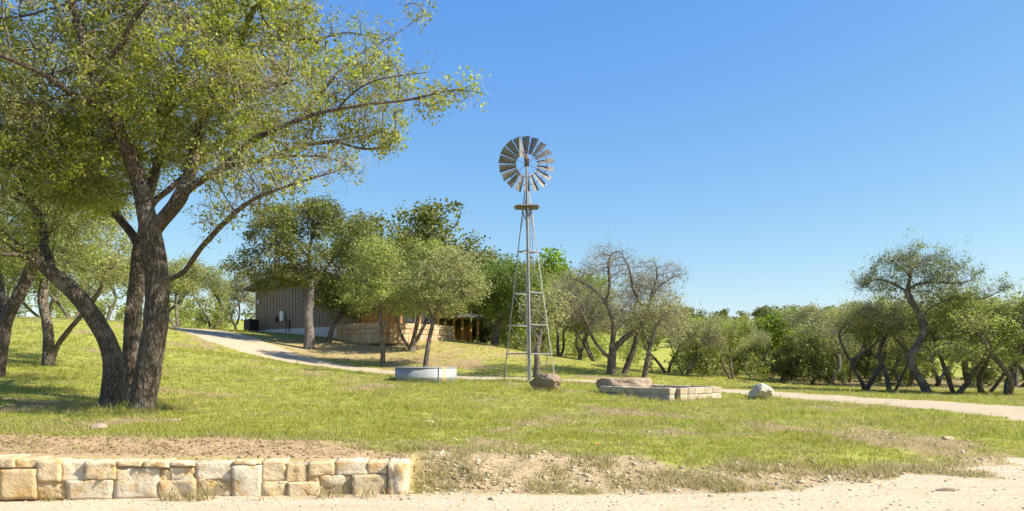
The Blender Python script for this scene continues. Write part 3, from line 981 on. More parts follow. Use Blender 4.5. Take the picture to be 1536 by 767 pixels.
    def run(p, q):
        nonlocal off, k
        d = q - p; L = d.length; d = d.normalized(); n = Vector((-d.y, d.x, 0))
        zs = [-1.3, -.62, -.26, .12]
        for c in range(3):
            s = 0.
            while s < L - .02:
                w = min(rng.uniform(.4, .95), L - s)
                if L - s - w < .25: w = L - s
                V, Fc = lump_box(s + .008, s + w - .008, zs[c] + .006, zs[c + 1] - .006, -.2 + rng.uniform(-.03, .03), .2, k, .015, rnd=.2)
                Vs.append(np.stack([p.x + V[:, 0] * d.x + V[:, 1] * n.x, p.y + V[:, 0] * d.y + V[:, 1] * n.y, V[:, 2]], -1)); Fs.append(Fc + off); off += len(V); k += 1; s += w
    run(Vector((-.25, .9, 0)), Vector((-.25, -3.9, 0))); run(Vector((-.05, -3.9, 0)), Vector((6.2, -3.9, 0)))
    link('patio_wall', np_mesh('patio_wall', np.concatenate(Vs), np.concatenate(Fs), M['patio']), root)
    # air conditioner by the left corner
    lx, ly = -1.0, 10.4
    wx = K.x + lx * math.cos(rz) - ly * math.sin(rz); wy = K.y + lx * math.sin(rz) + ly * math.cos(rz)
    ac = empty('air_conditioner', (wx, wy, Hs(wx, wy)), rz, 'dark air conditioner unit on the ground at the house corner', 'air conditioner')
    m = MB(); m.box(-.5, -.5, -.2, .5, .5, .06); m.build('pad', M['concrete'], ac)
    m = MB(); m.box(-.42, -.42, .063, .42, .42, .95, .03)
    for i in range(9): m.box(-.435, -.36, .14 + i * .085, -.421, .36, .17 + i * .085)
    m.build('casing', M['dark_metal'], ac)
    m = MB(); m.tube((0, 0, .951), (0, 0, .985), .34, .33, 20); m.build('fan_guard', M['dark_metal'], ac)


build_house()


def build_pavilion():
    Y = 75.0
    p = on_ground(692, Y)
    z = 3.55
    root = empty('timber_pavilion', (p.x, p.y, z), .3, 'orange timber porch with square posts at the right end of the house', 'pavilion')
    w, d, h = 2.1, 3.4, 2.25
    for x in (-1.6, -.75, .1, .95, 1.65):
        MB().box(x - .1, -.1, -1.2, x + .1, .1, h).build('post', M['cedar_wood'], root)
    for x in (-1.6, 1.65):
        MB().box(x - .1, d - .1, -1.2, x + .1, d + .1, h).build('post', M['cedar_wood'], root)
    MB().box(-1.8, -.12, h + .002, 1.85, .12, h + .25).build('beam', M['cedar_wood'], root); MB().box(-1.8, d - .12, h + .002, 1.85, d + .12, h + .25).build('beam', M['cedar_wood'], root)
    m = MB(); m.prism([(-2.1, -.6, h + .12), (-2.1, d + .6, h + 1.1), (-2.1, d + .6, h + 1.2), (-2.1, -.6, h + .27)], (4.2, 0, 0)); m.build('roof', M['roof'], root)
    m = MB(); m.box(-1.7, d - .04, -.5, 1.75, d + .04, h); m.build('back_panel', M['cedar_wood'], root)
    m = MB(); m.box(-1.9, -.4, -1.3, 1.95, d + .4, 0.0); m.build('floor_slab', M['concrete'], root)


build_pavilion()

# ------------------------------------------------------------------ trees
def resample(pts, step):
    pts = [np.array(p, float) for p in pts]
    # Catmull-Rom
    out = []
    q = [2 * pts[0] - pts[1]] + pts + [2 * pts[-1] - pts[-2]]
    for i in range(1, len(q) - 2):
        n = max(2, int(np.linalg.norm(q[i + 1] - q[i]) / step))
        for k in range(n):
            t = k / n
            out.append(.5 * ((2 * q[i]) + (-q[i - 1] + q[i + 1]) * t + (2 * q[i - 1] - 5 * q[i] + 4 * q[i + 1] - q[i + 2]) * t * t + (-q[i - 1] + 3 * q[i] - 3 * q[i + 1] + q[i + 2]) * t ** 3))
    out.append(pts[-1])
    return out


def skeleton(limbs, step):
    """limbs: list of polylines; the first is the trunk, later ones start at the nearest point of what exists"""
    pos, par = [], []
    for k, L in enumerate(limbs):
        pts = resample(L, step)
        if len(pts) > 4:
            q = np.array(pts); tt = np.arange(len(pts)) * step
            amp = (.03 if k == 0 else .13) * np.minimum(1, tt / .6)
            for ax in range(3):
                q[:, ax] += amp * 2 * (fbm2(tt * 1.15 + 7 * k, tt * 0 + 31 * ax + q[0, 0], 50 + ax + k, 2) - .5)
            pts = list(q)
        if k == 0 or L[0] is None:
            prev = -1
        else:
            d = np.linalg.norm(np.array(pos) - pts[0], axis=1); prev = int(d.argmin())
            if d.min() < 1.5: pts = pts[1:]
            if d.min() >= 1.5: prev = -1
        for p in pts:
            pos.append(p); par.append(prev); prev = len(pos) - 1
    return pos, par


def grow(pos0, par0, A, step, dinf, dkill, rng, jit=.3, up=.0, iters=160, first=0, maxn=60000):
    n = len(pos0)
    pos = np.zeros((maxn, 3)); par = np.full(maxn, -1); cnt = np.zeros(maxn, int)
    pos[:n] = pos0; par[:n] = par0
    ok = np.zeros(maxn, bool); ok[first:n] = True
    near = np.full(len(A), -1); nd = np.full(len(A), 1e9)
    for k in range(first, n):
        d = np.linalg.norm(A - pos[k], axis=1); b = d < nd; nd[b] = d[b]; near[b] = k
    for it in range(iters):
        m = nd > dkill
        A, near, nd = A[m], near[m], nd[m]
        if len(A) == 0: break
        act = nd < dinf
        if not act.any(): break
        idx = near[act]; D = A[act] - pos[idx]; D /= np.linalg.norm(D, axis=1)[:, None] + 1e-9
        uq, inv = np.unique(idx, return_inverse=True)
        S = np.zeros((len(uq), 3)); np.add.at(S, inv, D)
        S /= np.linalg.norm(S, axis=1)[:, None] + 1e-9
        S += rng.normal(size=S.shape) * jit; S[:, 2] += up
        S /= np.linalg.norm(S, axis=1)[:, None] + 1e-9
        good = cnt[uq] < 4
        dead = uq[~good]
        if len(dead):
            m = ~np.isin(near, dead); A, near, nd = A[m], near[m], nd[m]
        uq, S = uq[good], S[good]
        if len(uq) == 0: continue
        if n + len(uq) >= maxn: break
        cnt[uq] += 1
        new = pos[uq] + S * step
        pos[n:n + len(uq)] = new; par[n:n + len(uq)] = uq
        for c in range(0, len(uq), 400):
            q = new[c:c + 400]
            d2 = ((A[:, None, :] - q[None]) ** 2).sum(-1)
            j = d2.argmin(1); dd = np.sqrt(d2[np.arange(len(A)), j]); b = dd < nd
            nd[b] = dd[b]; near[b] = n + c + j[b]
        n += len(uq)
    return pos[:n], par[:n]


def radii(par, rtip, rbase):
    n = len(par); cnt = np.zeros(n)
    child = np.zeros(n, int)
    for i in range(n):
        if par[i] >= 0: child[par[i]] += 1
    cnt[child == 0] = 1
    for i in range(n - 1, -1, -1):
        if par[i] >= 0: cnt[par[i]] += cnt[i]
    root = [i for i in range(n) if par[i] < 0][0]
    p = max(1.2, math.log(max(cnt[root], 2)) / math.log(rbase / rtip))
    return rtip * cnt ** (1 / p), cnt


def order(par):
    return par


def tubes(pos, par, rad, rmin=0, flare=None, seed=0, sides=(12, 8, 5, 3), knob=.10):
    n = len(pos)
    kids = [[] for _ in range(n)]
    roots = []
    for i in range(n):
        (kids[par[i]] if par[i] >= 0 else roots).append(i)
    Vs, Fs = [], []; off = 0
    stack = [(r, -1) for r in roots]
    while stack:
        i, p = stack.pop()
        ch = [i] if p < 0 else [p, i]
        cur = i
        while kids[cur]:
            ks = sorted(kids[cur], key=lambda k: -rad[k])
            for k in ks[1:]: stack.append((k, cur))
            cur = ks[0]; ch.append(cur)
        R = rad[ch].copy()
        if p >= 0: R[0] = min(R[0], R[1] * 1.15)
        if R.max() < rmin or len(ch) < 2: continue
        Q = pos[ch].copy()
        for _ in range(2):
            if len(ch) > 3: Q[1:-1] = .25 * Q[:-2] + .5 * Q[1:-1] + .25 * Q[2:]
        R[1:-1] = (R[:-2] + R[1:-1] * 2 + R[2:]) / 4
        R[-1] *= .5
        s = sides[0] if R.max() > .10 else sides[1] if R.max() > .045 else sides[2] if R.max() > .018 else sides[3]
        T = np.gradient(Q, axis=0); T /= np.linalg.norm(T, axis=1)[:, None] + 1e-9
        ref = np.eye(3)[np.abs(T.mean(0)).argmin()]
        n1 = np.cross(T, ref); n1 /= np.linalg.norm(n1, axis=1)[:, None] + 1e-9
        n2 = np.cross(T, n1)
        a = np.arange(s) * 2 * PI / s
        ring = np.cos(a)[None, :, None] * n1[:, None, :] + np.sin(a)[None, :, None] * n2[:, None, :]
        RR = np.repeat(R[:, None], s, 1)
        if R.max() > .05 and knob:
            sm = (Q[:, None, :] + ring * R[:, None, None]).reshape(-1, 3)
            RR = RR * (1 + knob * 2.2 * (fbm3(sm * np.array([5., 5., 1.6]) + seed, seed, 3) - .5).reshape(RR.shape) + knob * 1.2 * (fbm3(sm * np.array([16., 16., 5.]) + seed, seed + 9, 2) - .5).reshape(RR.shape))
        if flare and p < 0:
            zz = Q[:, 2] - Q[0, 2]
            fl = flare * np.exp(-np.maximum(zz, 0) / .28)
            RR = RR * (1 + fl[:, None] * (.75 + .5 * np.sin(a * 4 + seed)[None, :] ** 2))
        V = (Q[:, None, :] + ring * RR[:, :, None]).reshape(-1, 3)
        m = len(ch)
        g = np.arange(m * s).reshape(m, s) + off
        gn = np.roll(g, -1, axis=1)
        Fs.append(np.stack([g[:-1], gn[:-1], gn[1:], g[1:]], -1).reshape(-1, 4))
        Vs.append(V); off += len(V)
    return np.concatenate(Vs), np.concatenate(Fs)


def twig_strips(base, rng, n, length, w, up=.2):
    """n thin tapering twigs from each base point"""
    b = np.repeat(base, n, 0); k = len(b)
    d = rng.normal(size=(k, 3)); d[:, 2] += up; d /= np.linalg.norm(d, axis=1)[:, None]
    L = length * rng.uniform(.4, 1.2, (k, 1))
    s = np.cross(d, rng.normal(size=(k, 3))); s /= np.linalg.norm(s, axis=1)[:, None] + 1e-9
    mid = b + d * L * .5 + rng.normal(size=(k, 3)) * L * .08
    tip = mid + (d + rng.normal(size=(k, 3)) * .35) * L * .5
    V = np.stack([b - s * w, b + s * w, mid + s * w * .6, mid - s * w * .6, mid - s * w * .6, mid + s * w * .6, tip + s * w * .2, tip - s * w * .2], 1).reshape(-1, 3)
    q = np.arange(k)[:, None] * 8
    Q = np.concatenate([q + np.array([0, 1, 2, 3]), q + np.array([4, 5, 6, 7])])
    ends = np.concatenate([mid, tip])
    return V, Q, ends


def leaf_quads(base, rng, n, spread, size, aspect=.55, upb=.5, var=.35, fold=False):
    b = np.repeat(base, n, 0); k = len(b)
    c = b + rng.normal(size=(k, 3)) * np.array([spread, spread, spread * .8])
    nm = rng.normal(size=(k, 3)); nm[:, 2] += upb; nm /= np.linalg.norm(nm, axis=1)[:, None]
    a = np.cross(nm, rng.normal(size=(k, 3))); a /= np.linalg.norm(a, axis=1)[:, None] + 1e-9
    t = np.cross(nm, a)
    L = size * (1 + var * rng.normal(size=(k, 1))).clip(.4, 2) * .5
    V = np.stack([c - a * L, c + t * L * aspect - a * L * .1, c + a * L, c - t * L * aspect - a * L * .1], 1).reshape(-1, 3)
    return V, np.arange(k * 4).reshape(-1, 4)


def blob_points(blobs, n, rng, shell=4.0, gap=.0, gs=.8, seed=0):
    """attractors in a union of ellipsoids: (cx,cy,cz, rx,ry,rz)"""
    vol = np.array([b[3] * b[4] * b[5] for b in blobs]); vol = vol ** .85
    pick = rng.choice(len(blobs), n, p=vol / vol.sum())
    B = np.array(blobs)[pick]
    d = rng.normal(size=(n, 3)); d /= np.linalg.norm(d, axis=1)[:, None]
    r = rng.random(n) ** (1 / shell)
    pts = B[:, :3] + d * r[:, None] * B[:, 3:]
    if gap:
        f = fbm3(pts * gs + seed, seed + 3, 3)
        pts = pts[f > np.quantile(f, gap)]
    return pts


def tree_meshes(name, limbs, blobs, seed, bark, leafm, step=.22, nattr=2600, dkill=.33, dinf=3.0, rbase=.3, rtip=.006, jit=.35, up=.0,
                leaf_r=.02, nleaf=5, spread=.14, leaf=.07, twig=2, twig_len=.3, twig_w=.004, flare=.45, gap=.25, gs=.7, shell=3.5, aspect=.55, upb=.5, knob=.10, rmin=0., grow_from=None, leafdrop=.0, twig_leaf=.5, taper=.3, taper_len=2.2, twigm=None, dropf=.9, twig_up=.2, front=None, clump=None):
    rng = np.random.default_rng(seed)
    pos, par = skeleton(limbs, step)
    A = blob_points(blobs, nattr, rng, shell, gap, gs, seed)
    lz = np.array(pos)[:, 2]
    pos, par = grow(np.array(pos), np.array(par), A, step, dinf, dkill, rng, jit, up, first=grow_from or max(2, int(.25 * len(resample(limbs[0], step)))))
    rad, cnt = radii(par, rtip, rbase)
    if taper:
        pl = np.zeros(len(pos))
        for i in range(len(pos)):
            if par[i] >= 0: pl[i] = pl[par[i]] + np.linalg.norm(pos[i] - pos[par[i]])
        rad = np.maximum(rad * (1 - taper * (1 - np.exp(-np.maximum(pl - .6, 0) / taper_len))), np.minimum(rad, rtip * 1.5))
    V, Fq = tubes(pos, par, rad, rmin, flare, seed, knob=knob)
    thin = np.nonzero((rad < leaf_r) & (np.arange(len(pos)) > 5))[0]
    ends = pos[thin]
    if twig:
        TV, TQ, te = twig_strips(ends, rng, twig, twig_len, twig_w, twig_up)
        Fq = np.concatenate([Fq, TQ + len(V)]); V = np.concatenate([V, TV])
        te = te[rng.random(len(te)) < twig_leaf]
        ends = np.concatenate([ends, te])
    if leafdrop:
        f = fbm3(ends * dropf + seed, seed + 40, 3); ends = ends[(f > np.quantile(f, leafdrop)) | (rng.random(len(ends)) < .12)]
    print('TREE', name, len(pos), len(V), len(ends) * nleaf)
    if clump: ends = ends[rng.random(len(ends)) < clump]
    if front: ends = ends[(ends[:, 1] > front) | (rng.random(len(ends)) < .3)]
    LV, LQ = leaf_quads(ends, rng, nleaf, spread, leaf, aspect, upb)
    bm = np_mesh(name + '_trunk', V, Fq, bark, True)
    if twig:
        bm.materials.append(twigm or M['twig'])
        mi = np.zeros(len(Fq), np.int32); mi[len(Fq) - len(TQ):] = 1
        bm.polygons.foreach_set('material_index', mi)
    lm = np_mesh(name + '_crown', LV, LQ, leafm)
    return bm, lm


def put_tree(name, label, meshes, loc, rz=0., sc=1., group=None, cat='tree', sz=None):
    root = empty(name, loc, rz, label, cat, group)
    root.scale = (sc, sc, sz or sc)
    link('trunk', meshes[0], root); link('crown', meshes[1], root)
    return root


def pix_tree(base_uvY, limbs_px, blobs_px):
    """photo-traced limbs (u, v, depth offset in m) to metres relative to the base of the trunk"""
    u0, v0, Y = base_uvY
    b = on_ground(u0, Y)

    def loc(u, v, dy): q = P(u, v, Y + dy); return np.array([q.x - b.x, q.y - b.y, q.z - b.z])
    L = [[loc(*p) for p in l] for l in limbs_px]
    L[0][0][2] = -.15
    s = Y / F
    Bl = [tuple(loc(u, v, dy)) + (ru * s, rd, rv * s) for (u, v, dy, ru, rv, rd) in blobs_px]
    return b, L, Bl


GO = 'oak clump above the stone retaining wall'
# --- the big oak in front of the clump
b, L, B = pix_tree((212, 618, 15.5),
    [[(212, 620, 0), (216, 590, 0), (224, 545, 0), (233, 490, .05), (236, 440, .1), (232, 390, .1), (226, 352, .1)],
     [(226, 352, .1), (216, 305, .05), (205, 258, 0), (186, 215, -.2), (160, 160, -.4), (140, 110, -.6), (126, 60, -.8), (112, 5, -1), (104, -70, -1)],
     [(226, 350, .1), (247, 328, 0), (275, 292, -.2), (310, 262, -.4), (345, 240, -.7), (372, 214, -.9), (405, 192, -1.1), (450, 172, -1.2), (505, 156, -1.3), (560, 148, -1.4), (625, 150, -1.4), (690, 138, -1.3)],
     [(272, 296, -.2), (283, 262, .1), (295, 215, .5), (310, 165, .8), (330, 120, 1.0), (357, 84, 1.3), (400, 66, 1.6), (450, 60, 1.8), (520, 45, 1.9)],
     [(340, 244, -.6), (400, 238, -.2), (450, 216, .2), (500, 208, .6), (560, 205, 1.0)],
     [(400, 240, -.2), (460, 232, -.6), (500, 236, -1.0), (535, 256, -1.3)],
     [(236, 428, .1), (254, 420, -.2), (278, 407, -.6), (302, 374, -1.0), (332, 343, -1.4), (372, 310, -1.8), (405, 292, -2.0), (455, 272, -2.2), (505, 258, -2.3)],
     [(450, 172, -1.2), (485, 138, -.9), (520, 100, -.5), (560, 78, -.2), (600, 48, 0), (632, 22, .2)],
     [(505, 156, -1.3), (545, 132, -1.8), (592, 116, -2.2), (640, 108, -2.4)],
     [(500, 208, .6), (545, 225, .4), (590, 222, .2)], [(310, 165, .8), (350, 150, 0), (395, 128, -.8), (440, 120, -1.4)],
     [(130, 195, .8), (120, 250, 1.4), (90, 290, 2.0)], [(357, 84, 1.3), (372, 40, .6), (395, 0, 0), (410, -50, -.4)],
     [(160, 160, -.4), (120, 150, -1.2), (75, 120, -2.0), (30, 95, -2.6), (-30, 70, -3)],
     [(186, 215, -.2), (130, 195, .8), (70, 170, 1.8), (10, 150, 2.6)],
     [(216, 300, .05), (240, 240, 1.0), (255, 170, 1.9), (262, 100, 2.5), (270, 20, 2.8), (275, -60, 3)],
     [(140, 110, -.6), (180, 60, -1.4), (215, 10, -2.0), (250, -60, -2.4)]],
    [(110, 40, -.8, 150, 110, 3.0), (60, 60, .8, 90, 50, 1.6), (150, 20, .8, 80, 50, 1.6), (10, 110, 1, 70, 50, 1.6), (90, 200, 1.2, 90, 60, 1.8), (250, 30, 1.0, 150, 120, 3.2), (370, 30, 1.0, 130, 80, 2.6), (60, 180, 0, 130, 90, 3.0), (210, 150, .5, 130, 90, 3.0),
     (340, 130, .3, 120, 75, 2.8), (440, 70, 1.0, 90, 62, 2.2), (455, 165, -.6, 100, 62, 2.3), (545, 120, -.5, 75, 42, 1.7), (555, 185, .2, 60, 34, 1.4),
     (632, 140, -1.2, 55, 26, 1.1), (690, 137, -1.3, 40, 13, .7), (480, 245, -1.5, 75, 26, 1.3), (385, 265, -1.2, 75, 35, 1.6), (520, 42, 1.7, 55, 22, 1.2), (565,62,1.7,35,14,.8),
     (200, -70, 0, 230, 70, 3.0), (120, 255, .5, 90, 60, 2.2), (300, 225, 1.0, 60, 50, 2.0), (540, 232, -1.0, 30, 22, .8), (715, 134, -1.3, 26, 12, .5), (600, 30, 1.7, 30, 10, .6), (575, 215, -.6, 30, 16, .7), (430, 275, -2.0, 55, 22, .9), (495, 258, -2.2, 40, 18, .8), (360, 300, -1.7, 40, 24, .9), (330, 320, -1.4, 35, 25, .9)])
mm = tree_meshes('front_oak', L, B, 101, M['bark'], M['leaf_oak'], step=.16, nattr=20000, dkill=.21, dinf=2.4, rbase=.245, rtip=.0062, jit=.36, up=.02,
                 leaf_r=.0165, nleaf=17, clump=.42, spread=.085, leaf=.064, twig=3, twig_len=.42, twig_w=.0036, gap=.42, gs=1.15, shell=2.2, flare=.22, twig_leaf=.5, leafdrop=.26, dropf=1.5, taper=.06, front=-1.2, taper_len=3)
put_tree('live_oak', 'large live oak with the front trunk, its limbs arching over the lawn', mm, b, group=GO)

# --- left stem of the clump, leaning left
b, L, B = pix_tree((165, 612, 15.9),
    [[(165, 613, 0), (168, 585, 0), (170, 555, 0), (164, 518, 0), (143, 478, -.1), (112, 440, -.2), (78, 410, -.4), (40, 384, -.6), (0, 352, -.8), (-45, 318, -1)],
     [(78, 410, -.4), (70, 370, .4), (58, 330, 1.0), (30, 290, 1.5)],
     [(40, 384, -.6), (10, 380, -1.5), (-40, 370, -2.2)],
     [(143, 478, -.1), (160, 455, .8), (178, 440, 1.6), (190, 420, 2.2)]],
    [(20, 310, -.2, 95, 60, 2.4), (70, 270, .6, 80, 50, 2.2), (-60, 300, -1, 110, 80, 2.6), (-40, 200, -.5, 110, 80, 2.6)])
mm = tree_meshes('leaning_oak', L, B, 102, M['bark'], M['leaf_dark'], step=.17, nattr=6500, dkill=.22, dinf=2.4, rbase=.205, rtip=.0048, jit=.34,
                 leaf_r=.011, nleaf=15, clump=.45, leafdrop=.15, dropf=1.3, spread=.075, leaf=.058, twig=2, twig_len=.28, twig_w=.0034, gap=.42, shell=2.6, flare=.22, twig_leaf=.45)
put_tree('live_oak', 'live oak stem of the clump that bends far over to the left', mm, b, group=GO)

# --- back stem of the clump
b, L, B = pix_tree((196, 592, 17.6),
    [[(196, 594, 0), (196, 560, 0), (198, 500, 0), (204, 430, 0), (210, 370, .1), (222, 310, .3), (238, 250, .5), (246, 200, .7), (250, 130, 1.0)],
     [(210, 370, .1), (180, 330, 1.0), (150, 290, 1.8), (110, 260, 2.5)],
     [(222, 310, .3), (270, 270, 1.2), (320, 220, 2.0), (380, 190, 2.5)]],
    [(150, 270, 1.5, 90, 70, 2.2), (250, 170, 1.5, 120, 90, 2.4), (350, 180, 2.2, 90, 60, 2.0), (120, 130, 2.0, 110, 80, 2.2)])
mm = tree_meshes('back_oak', L, B, 103, M['bark'], M['leaf_dark'], step=.2, nattr=7500, dkill=.22, dinf=2.6, rbase=.21, rtip=.005, jit=.34,
                 leaf_r=.012, nleaf=15, clump=.45, leafdrop=.15, dropf=1.3, spread=.085, leaf=.062, twig=2, twig_len=.28, twig_w=.0036, gap=.42, shell=2.6, flare=.35, twig_leaf=.35)
put_tree('live_oak', 'straight live oak stem standing behind the two front trunks of the clump', mm, b, group=GO)

# --- tree at the left edge
b, L, B = pix_tree((-12, 548, 22),
    [[(-12, 550, 0), (0, 505, 0), (18, 462, 0), (42, 415, 0), (62, 365, 0), (92, 310, .2), (130, 262, .4), (166, 226, .6)],
     [(0, 505, 0), (2, 460, .6), (-4, 410, 1.2), (-20, 350, 1.6)],
     [(62, 365, 0), (50, 320, -.8), (30, 270, -1.4), (20, 220, -1.8)]],
    [(110, 300, .3, 80, 55, 2.6), (40, 330, -.5, 80, 70, 2.6), (-40, 330, 1, 90, 80, 2.8), (60, 240, 0, 100, 60, 2.6), (150, 235, .4, 60, 45, 2.0)])
mm = tree_meshes('edge_oak', L, B, 104, M['bark'], M['leaf_dark'], step=.19, nattr=6500, dkill=.25, dinf=3, rbase=.27, rtip=.006, jit=.34,
                 leaf_r=.014, nleaf=15, clump=.45, leafdrop=.15, dropf=1.3, spread=.10, leaf=.072, twig=2, twig_len=.32, twig_w=.004, gap=.4, shell=2.8, flare=.4, twig_leaf=.35)
put_tree('oak_tree', 'oak leaning right at the left edge of the lawn, dark forked trunk', mm, b)

# --- two-stemmed oak
b, L, B = pix_tree((72, 560, 27),
    [[(72, 562, 0), (72, 540, 0), (73, 515, 0), (70, 480, .1), (63, 450, .2), (66, 422, .3), (62, 390, .5), (50, 350, .7)],
     [(74, 552, 0), (88, 520, 0), (108, 485, -.2), (130, 470, -.4), (150, 440, -.6), (165, 405, -.8)],
     [(66, 422, .3), (90, 390, 1.2), (105, 350, 1.8)]],
    [(60, 360, .5, 70, 50, 2.6), (130, 380, -.2, 70, 48, 2.6), (100, 320, .6, 80, 50, 2.6), (170, 400, -.8, 40, 30, 1.8), (20, 400, .6, 50, 40, 2.2)])
mm = tree_meshes('two_stem_oak', L, B, 105, M['bark_far'], M['leaf_olive'], step=.2, nattr=6500, dkill=.26, dinf=3.4, rbase=.22, rtip=.007, jit=.34,
                 leaf_r=.016, nleaf=15, clump=.45, leafdrop=.15, dropf=1.3, spread=.12, leaf=.085, twig=2, twig_len=.35, twig_w=.005, gap=.3, shell=3, flare=.35, twig_leaf=.4)
put_tree('oak_tree', 'two-stemmed oak standing on the sunny lawn behind the leaning oak stem', mm, b)

# --- cedar in front of the house
KW = dict(step=.27, dinf=4, rtip=.009, jit=.35, leaf_r=.024, twig=1, twig_len=.45, twig_w=.007, flare=.3)
b, L, B = pix_tree((463, 525, 50),
    [[(463, 527, 0), (464, 500, 0), (462, 470, 0), (466, 440, 0), (466, 415, 0), (464, 380, .3), (470, 345, .5), (468, 315, .6)],
     [(466, 425, 0), (445, 400, -.8), (425, 380, -1.4), (400, 368, -2)], [(464, 440, 0), (490, 400, .8), (515, 370, 1.2), (540, 350, 1.4)],
     [(465, 390, .2), (440, 355, 1.4), (425, 330, 2)]],
    [(430, 345, 0, 55, 40, 3.2), (480, 330, .5, 50, 32, 3.0), (520, 345, .8, 42, 35, 2.6), (400, 385, -1, 40, 32, 2.6), (465, 390, 0, 50, 28, 2.8), (515, 385, .6, 38, 24, 2.4), (430, 410, -.5, 35, 20, 2.2), (365, 400, -1.5, 28, 22, 2), (470, 420, 1.5, 50, 18, 2), (400, 425, 1, 28, 12, 1.6), (548, 365, 1, 22, 34, 2)])
mm = tree_meshes('cedar', L, B, 111, M['bark_cedar'], M['leaf_cedar'], nattr=6500, dkill=.3, rbase=.34, nleaf=13, spread=.17, leaf=.14, gap=.5, gs=.8, shell=2.4, twig_leaf=.7, leafdrop=.35, dropf=.9, upb=.2, aspect=.5, **KW)
put_tree('cedar_tree', 'tall dark green cedar with pale shaggy trunk in front of the metal siding', mm, b)
CED = mm
# leaning juniper at the house corner
b, L, B = pix_tree((492, 508, 52.2),
    [[(492, 510, 0), (500, 488, 0), (515, 468, .1), (530, 448, .2), (540, 430, .3)]],
    [(520, 425, .2, 42, 30, 2.0), (548, 415, .4, 36, 34, 2.0), (500, 445, 0, 32, 24, 1.6), (540, 455, .2, 34, 24, 1.7), (485, 425, 0, 30, 22, 1.6), (560, 440, 1, 30, 34, 1.6)])
mm = tree_meshes('leaning_juniper', L, B, 112, M['bark_far'], M['leaf_cedar'], nattr=2600, dkill=.34, rbase=.19, nleaf=9, spread=.2, leaf=.17, gap=.3, shell=3, upb=.2, **KW)
put_tree('juniper_tree', 'low dark juniper leaning right across the corner of the house', mm, b)
# slim oak before the patio
b, L, B = pix_tree((574, 549, 44),
    [[(574, 551, 0), (574, 520, 0), (572, 495, 0), (570, 470, 0), (574, 445, .1), (578, 420, .2), (582, 390, .3), (580, 365, .3)],
     [(572, 500, 0), (584, 475, -.4), (590, 455, -.6)], [(574, 445, .1), (555, 420, .5), (545, 395, .8)]],
    [(570, 385, .2, 42, 32, 1.8), (552, 415, .4, 36, 26, 1.7), (592, 425, 0, 36, 30, 1.6), (572, 450, 0, 44, 22, 1.6), (540, 440, .2, 26, 26, 1.4), (610, 455, 0, 24, 22, 1.4)])
mm = tree_meshes('slim_oak', L, B, 113, M['bark_far'], M['leaf_olive'], nattr=4200, dkill=.28, rbase=.15, nleaf=17, clump=.45, spread=.15, leaf=.12, gap=.25, shell=2.6, **KW)
put_tree('oak_tree', 'slim straight oak with olive crown left of the stock tank', mm, b)
# three-stemmed oak in front of the patio wall
b, L, B = pix_tree((617, 527, 49),
    [[(617, 529, 0), (621, 505, 0), (627, 480, 0), (630, 455, 0), (634, 425, .2), (640, 395, .3)],
     [(613, 526, 0), (603, 505, -.2), (596, 485, -.3), (592, 460, -.3), (594, 430, -.2), (600, 400, 0)],
     [(621, 520, 0), (640, 480, .5), (648, 455, .8), (655, 425, 1.0)]],
    [(615, 410, 0, 42, 35, 2.2), (655, 415, .6, 40, 35, 2.2), (590, 430, -.3, 30, 26, 1.8), (640, 385, .3, 40, 24, 2.0), (630, 450, .2, 48, 20, 1.9), (670, 450, .6, 34, 24, 1.8), (600, 460, 0, 28, 18, 1.6)])
mm = tree_meshes('three_stem_oak', L, B, 114, M['bark_far'], M['leaf_olive'], nattr=5200, dkill=.29, rbase=.24, nleaf=17, clump=.45, spread=.15, leaf=.125, gap=.25, shell=3, **KW)
put_tree('oak_tree', 'dark three-stemmed oak standing before the sunlit stone patio wall', mm, b)
# slender oak leaning right behind the tank
b, L, B = pix_tree((638, 551, 43.5),
    [[(638, 552, 0), (641, 525, 0), (648, 490, 0), (655, 460, 0), (662, 430, 0), (668, 405, .1)], [(655, 460, 0), (680, 440, .4), (700, 420, .6)], [(650, 480, 0), (640, 450, -.5), (632, 425, -.8)]],
    [(670, 410, 0, 50, 30, 1.9), (700, 430, .4, 32, 28, 1.7), (640, 425, -.4, 32, 26, 1.6), (668, 450, .2, 34, 20, 1.5), (665, 385, .2, 32, 18, 1.4), (650, 455, 0, 28, 18, 1.4)])
SL = tree_meshes('slender_oak', L, B, 115, M['bark_far'], M['leaf_grey'], nattr=5200, dkill=.28, rbase=.14, nleaf=17, clump=.45, spread=.15, leaf=.115, gap=.25, shell=2.6, **KW)
put_tree('oak_tree', 'slender leaning oak with grey-green crown right behind the stock tank', SL, b)
# big dark oak right of the house
b, L, B = pix_tree((742, 512, 56),
    [[(742, 520, 0), (744, 495, 0), (750, 470, 0), (756, 445, 0), (765, 420, .2), (770, 400, .3)], [(750, 470, 0), (735, 450, .6), (725, 430, .9)], [(744, 495, 0), (765, 465, -.5), (785, 445, -.8)]],
    [(755, 420, 0, 45, 32, 2.6), (730, 440, .5, 30, 30, 2.2), (785, 430, -.4, 36, 34, 2.4), (760, 460, 0, 42, 24, 2.2), (800, 465, 0, 24, 26, 2.0)])
DK = tree_meshes('dark_oak', L, B, 116, M['bark_far'], M['leaf_green'], nattr=5200, dkill=.32, rbase=.3, nleaf=9, spread=.2, leaf=.15, gap=.22, shell=3, **KW)
put_tree('oak_tree', 'dense dark green oak between the timber porch and the windmill', DK, b)

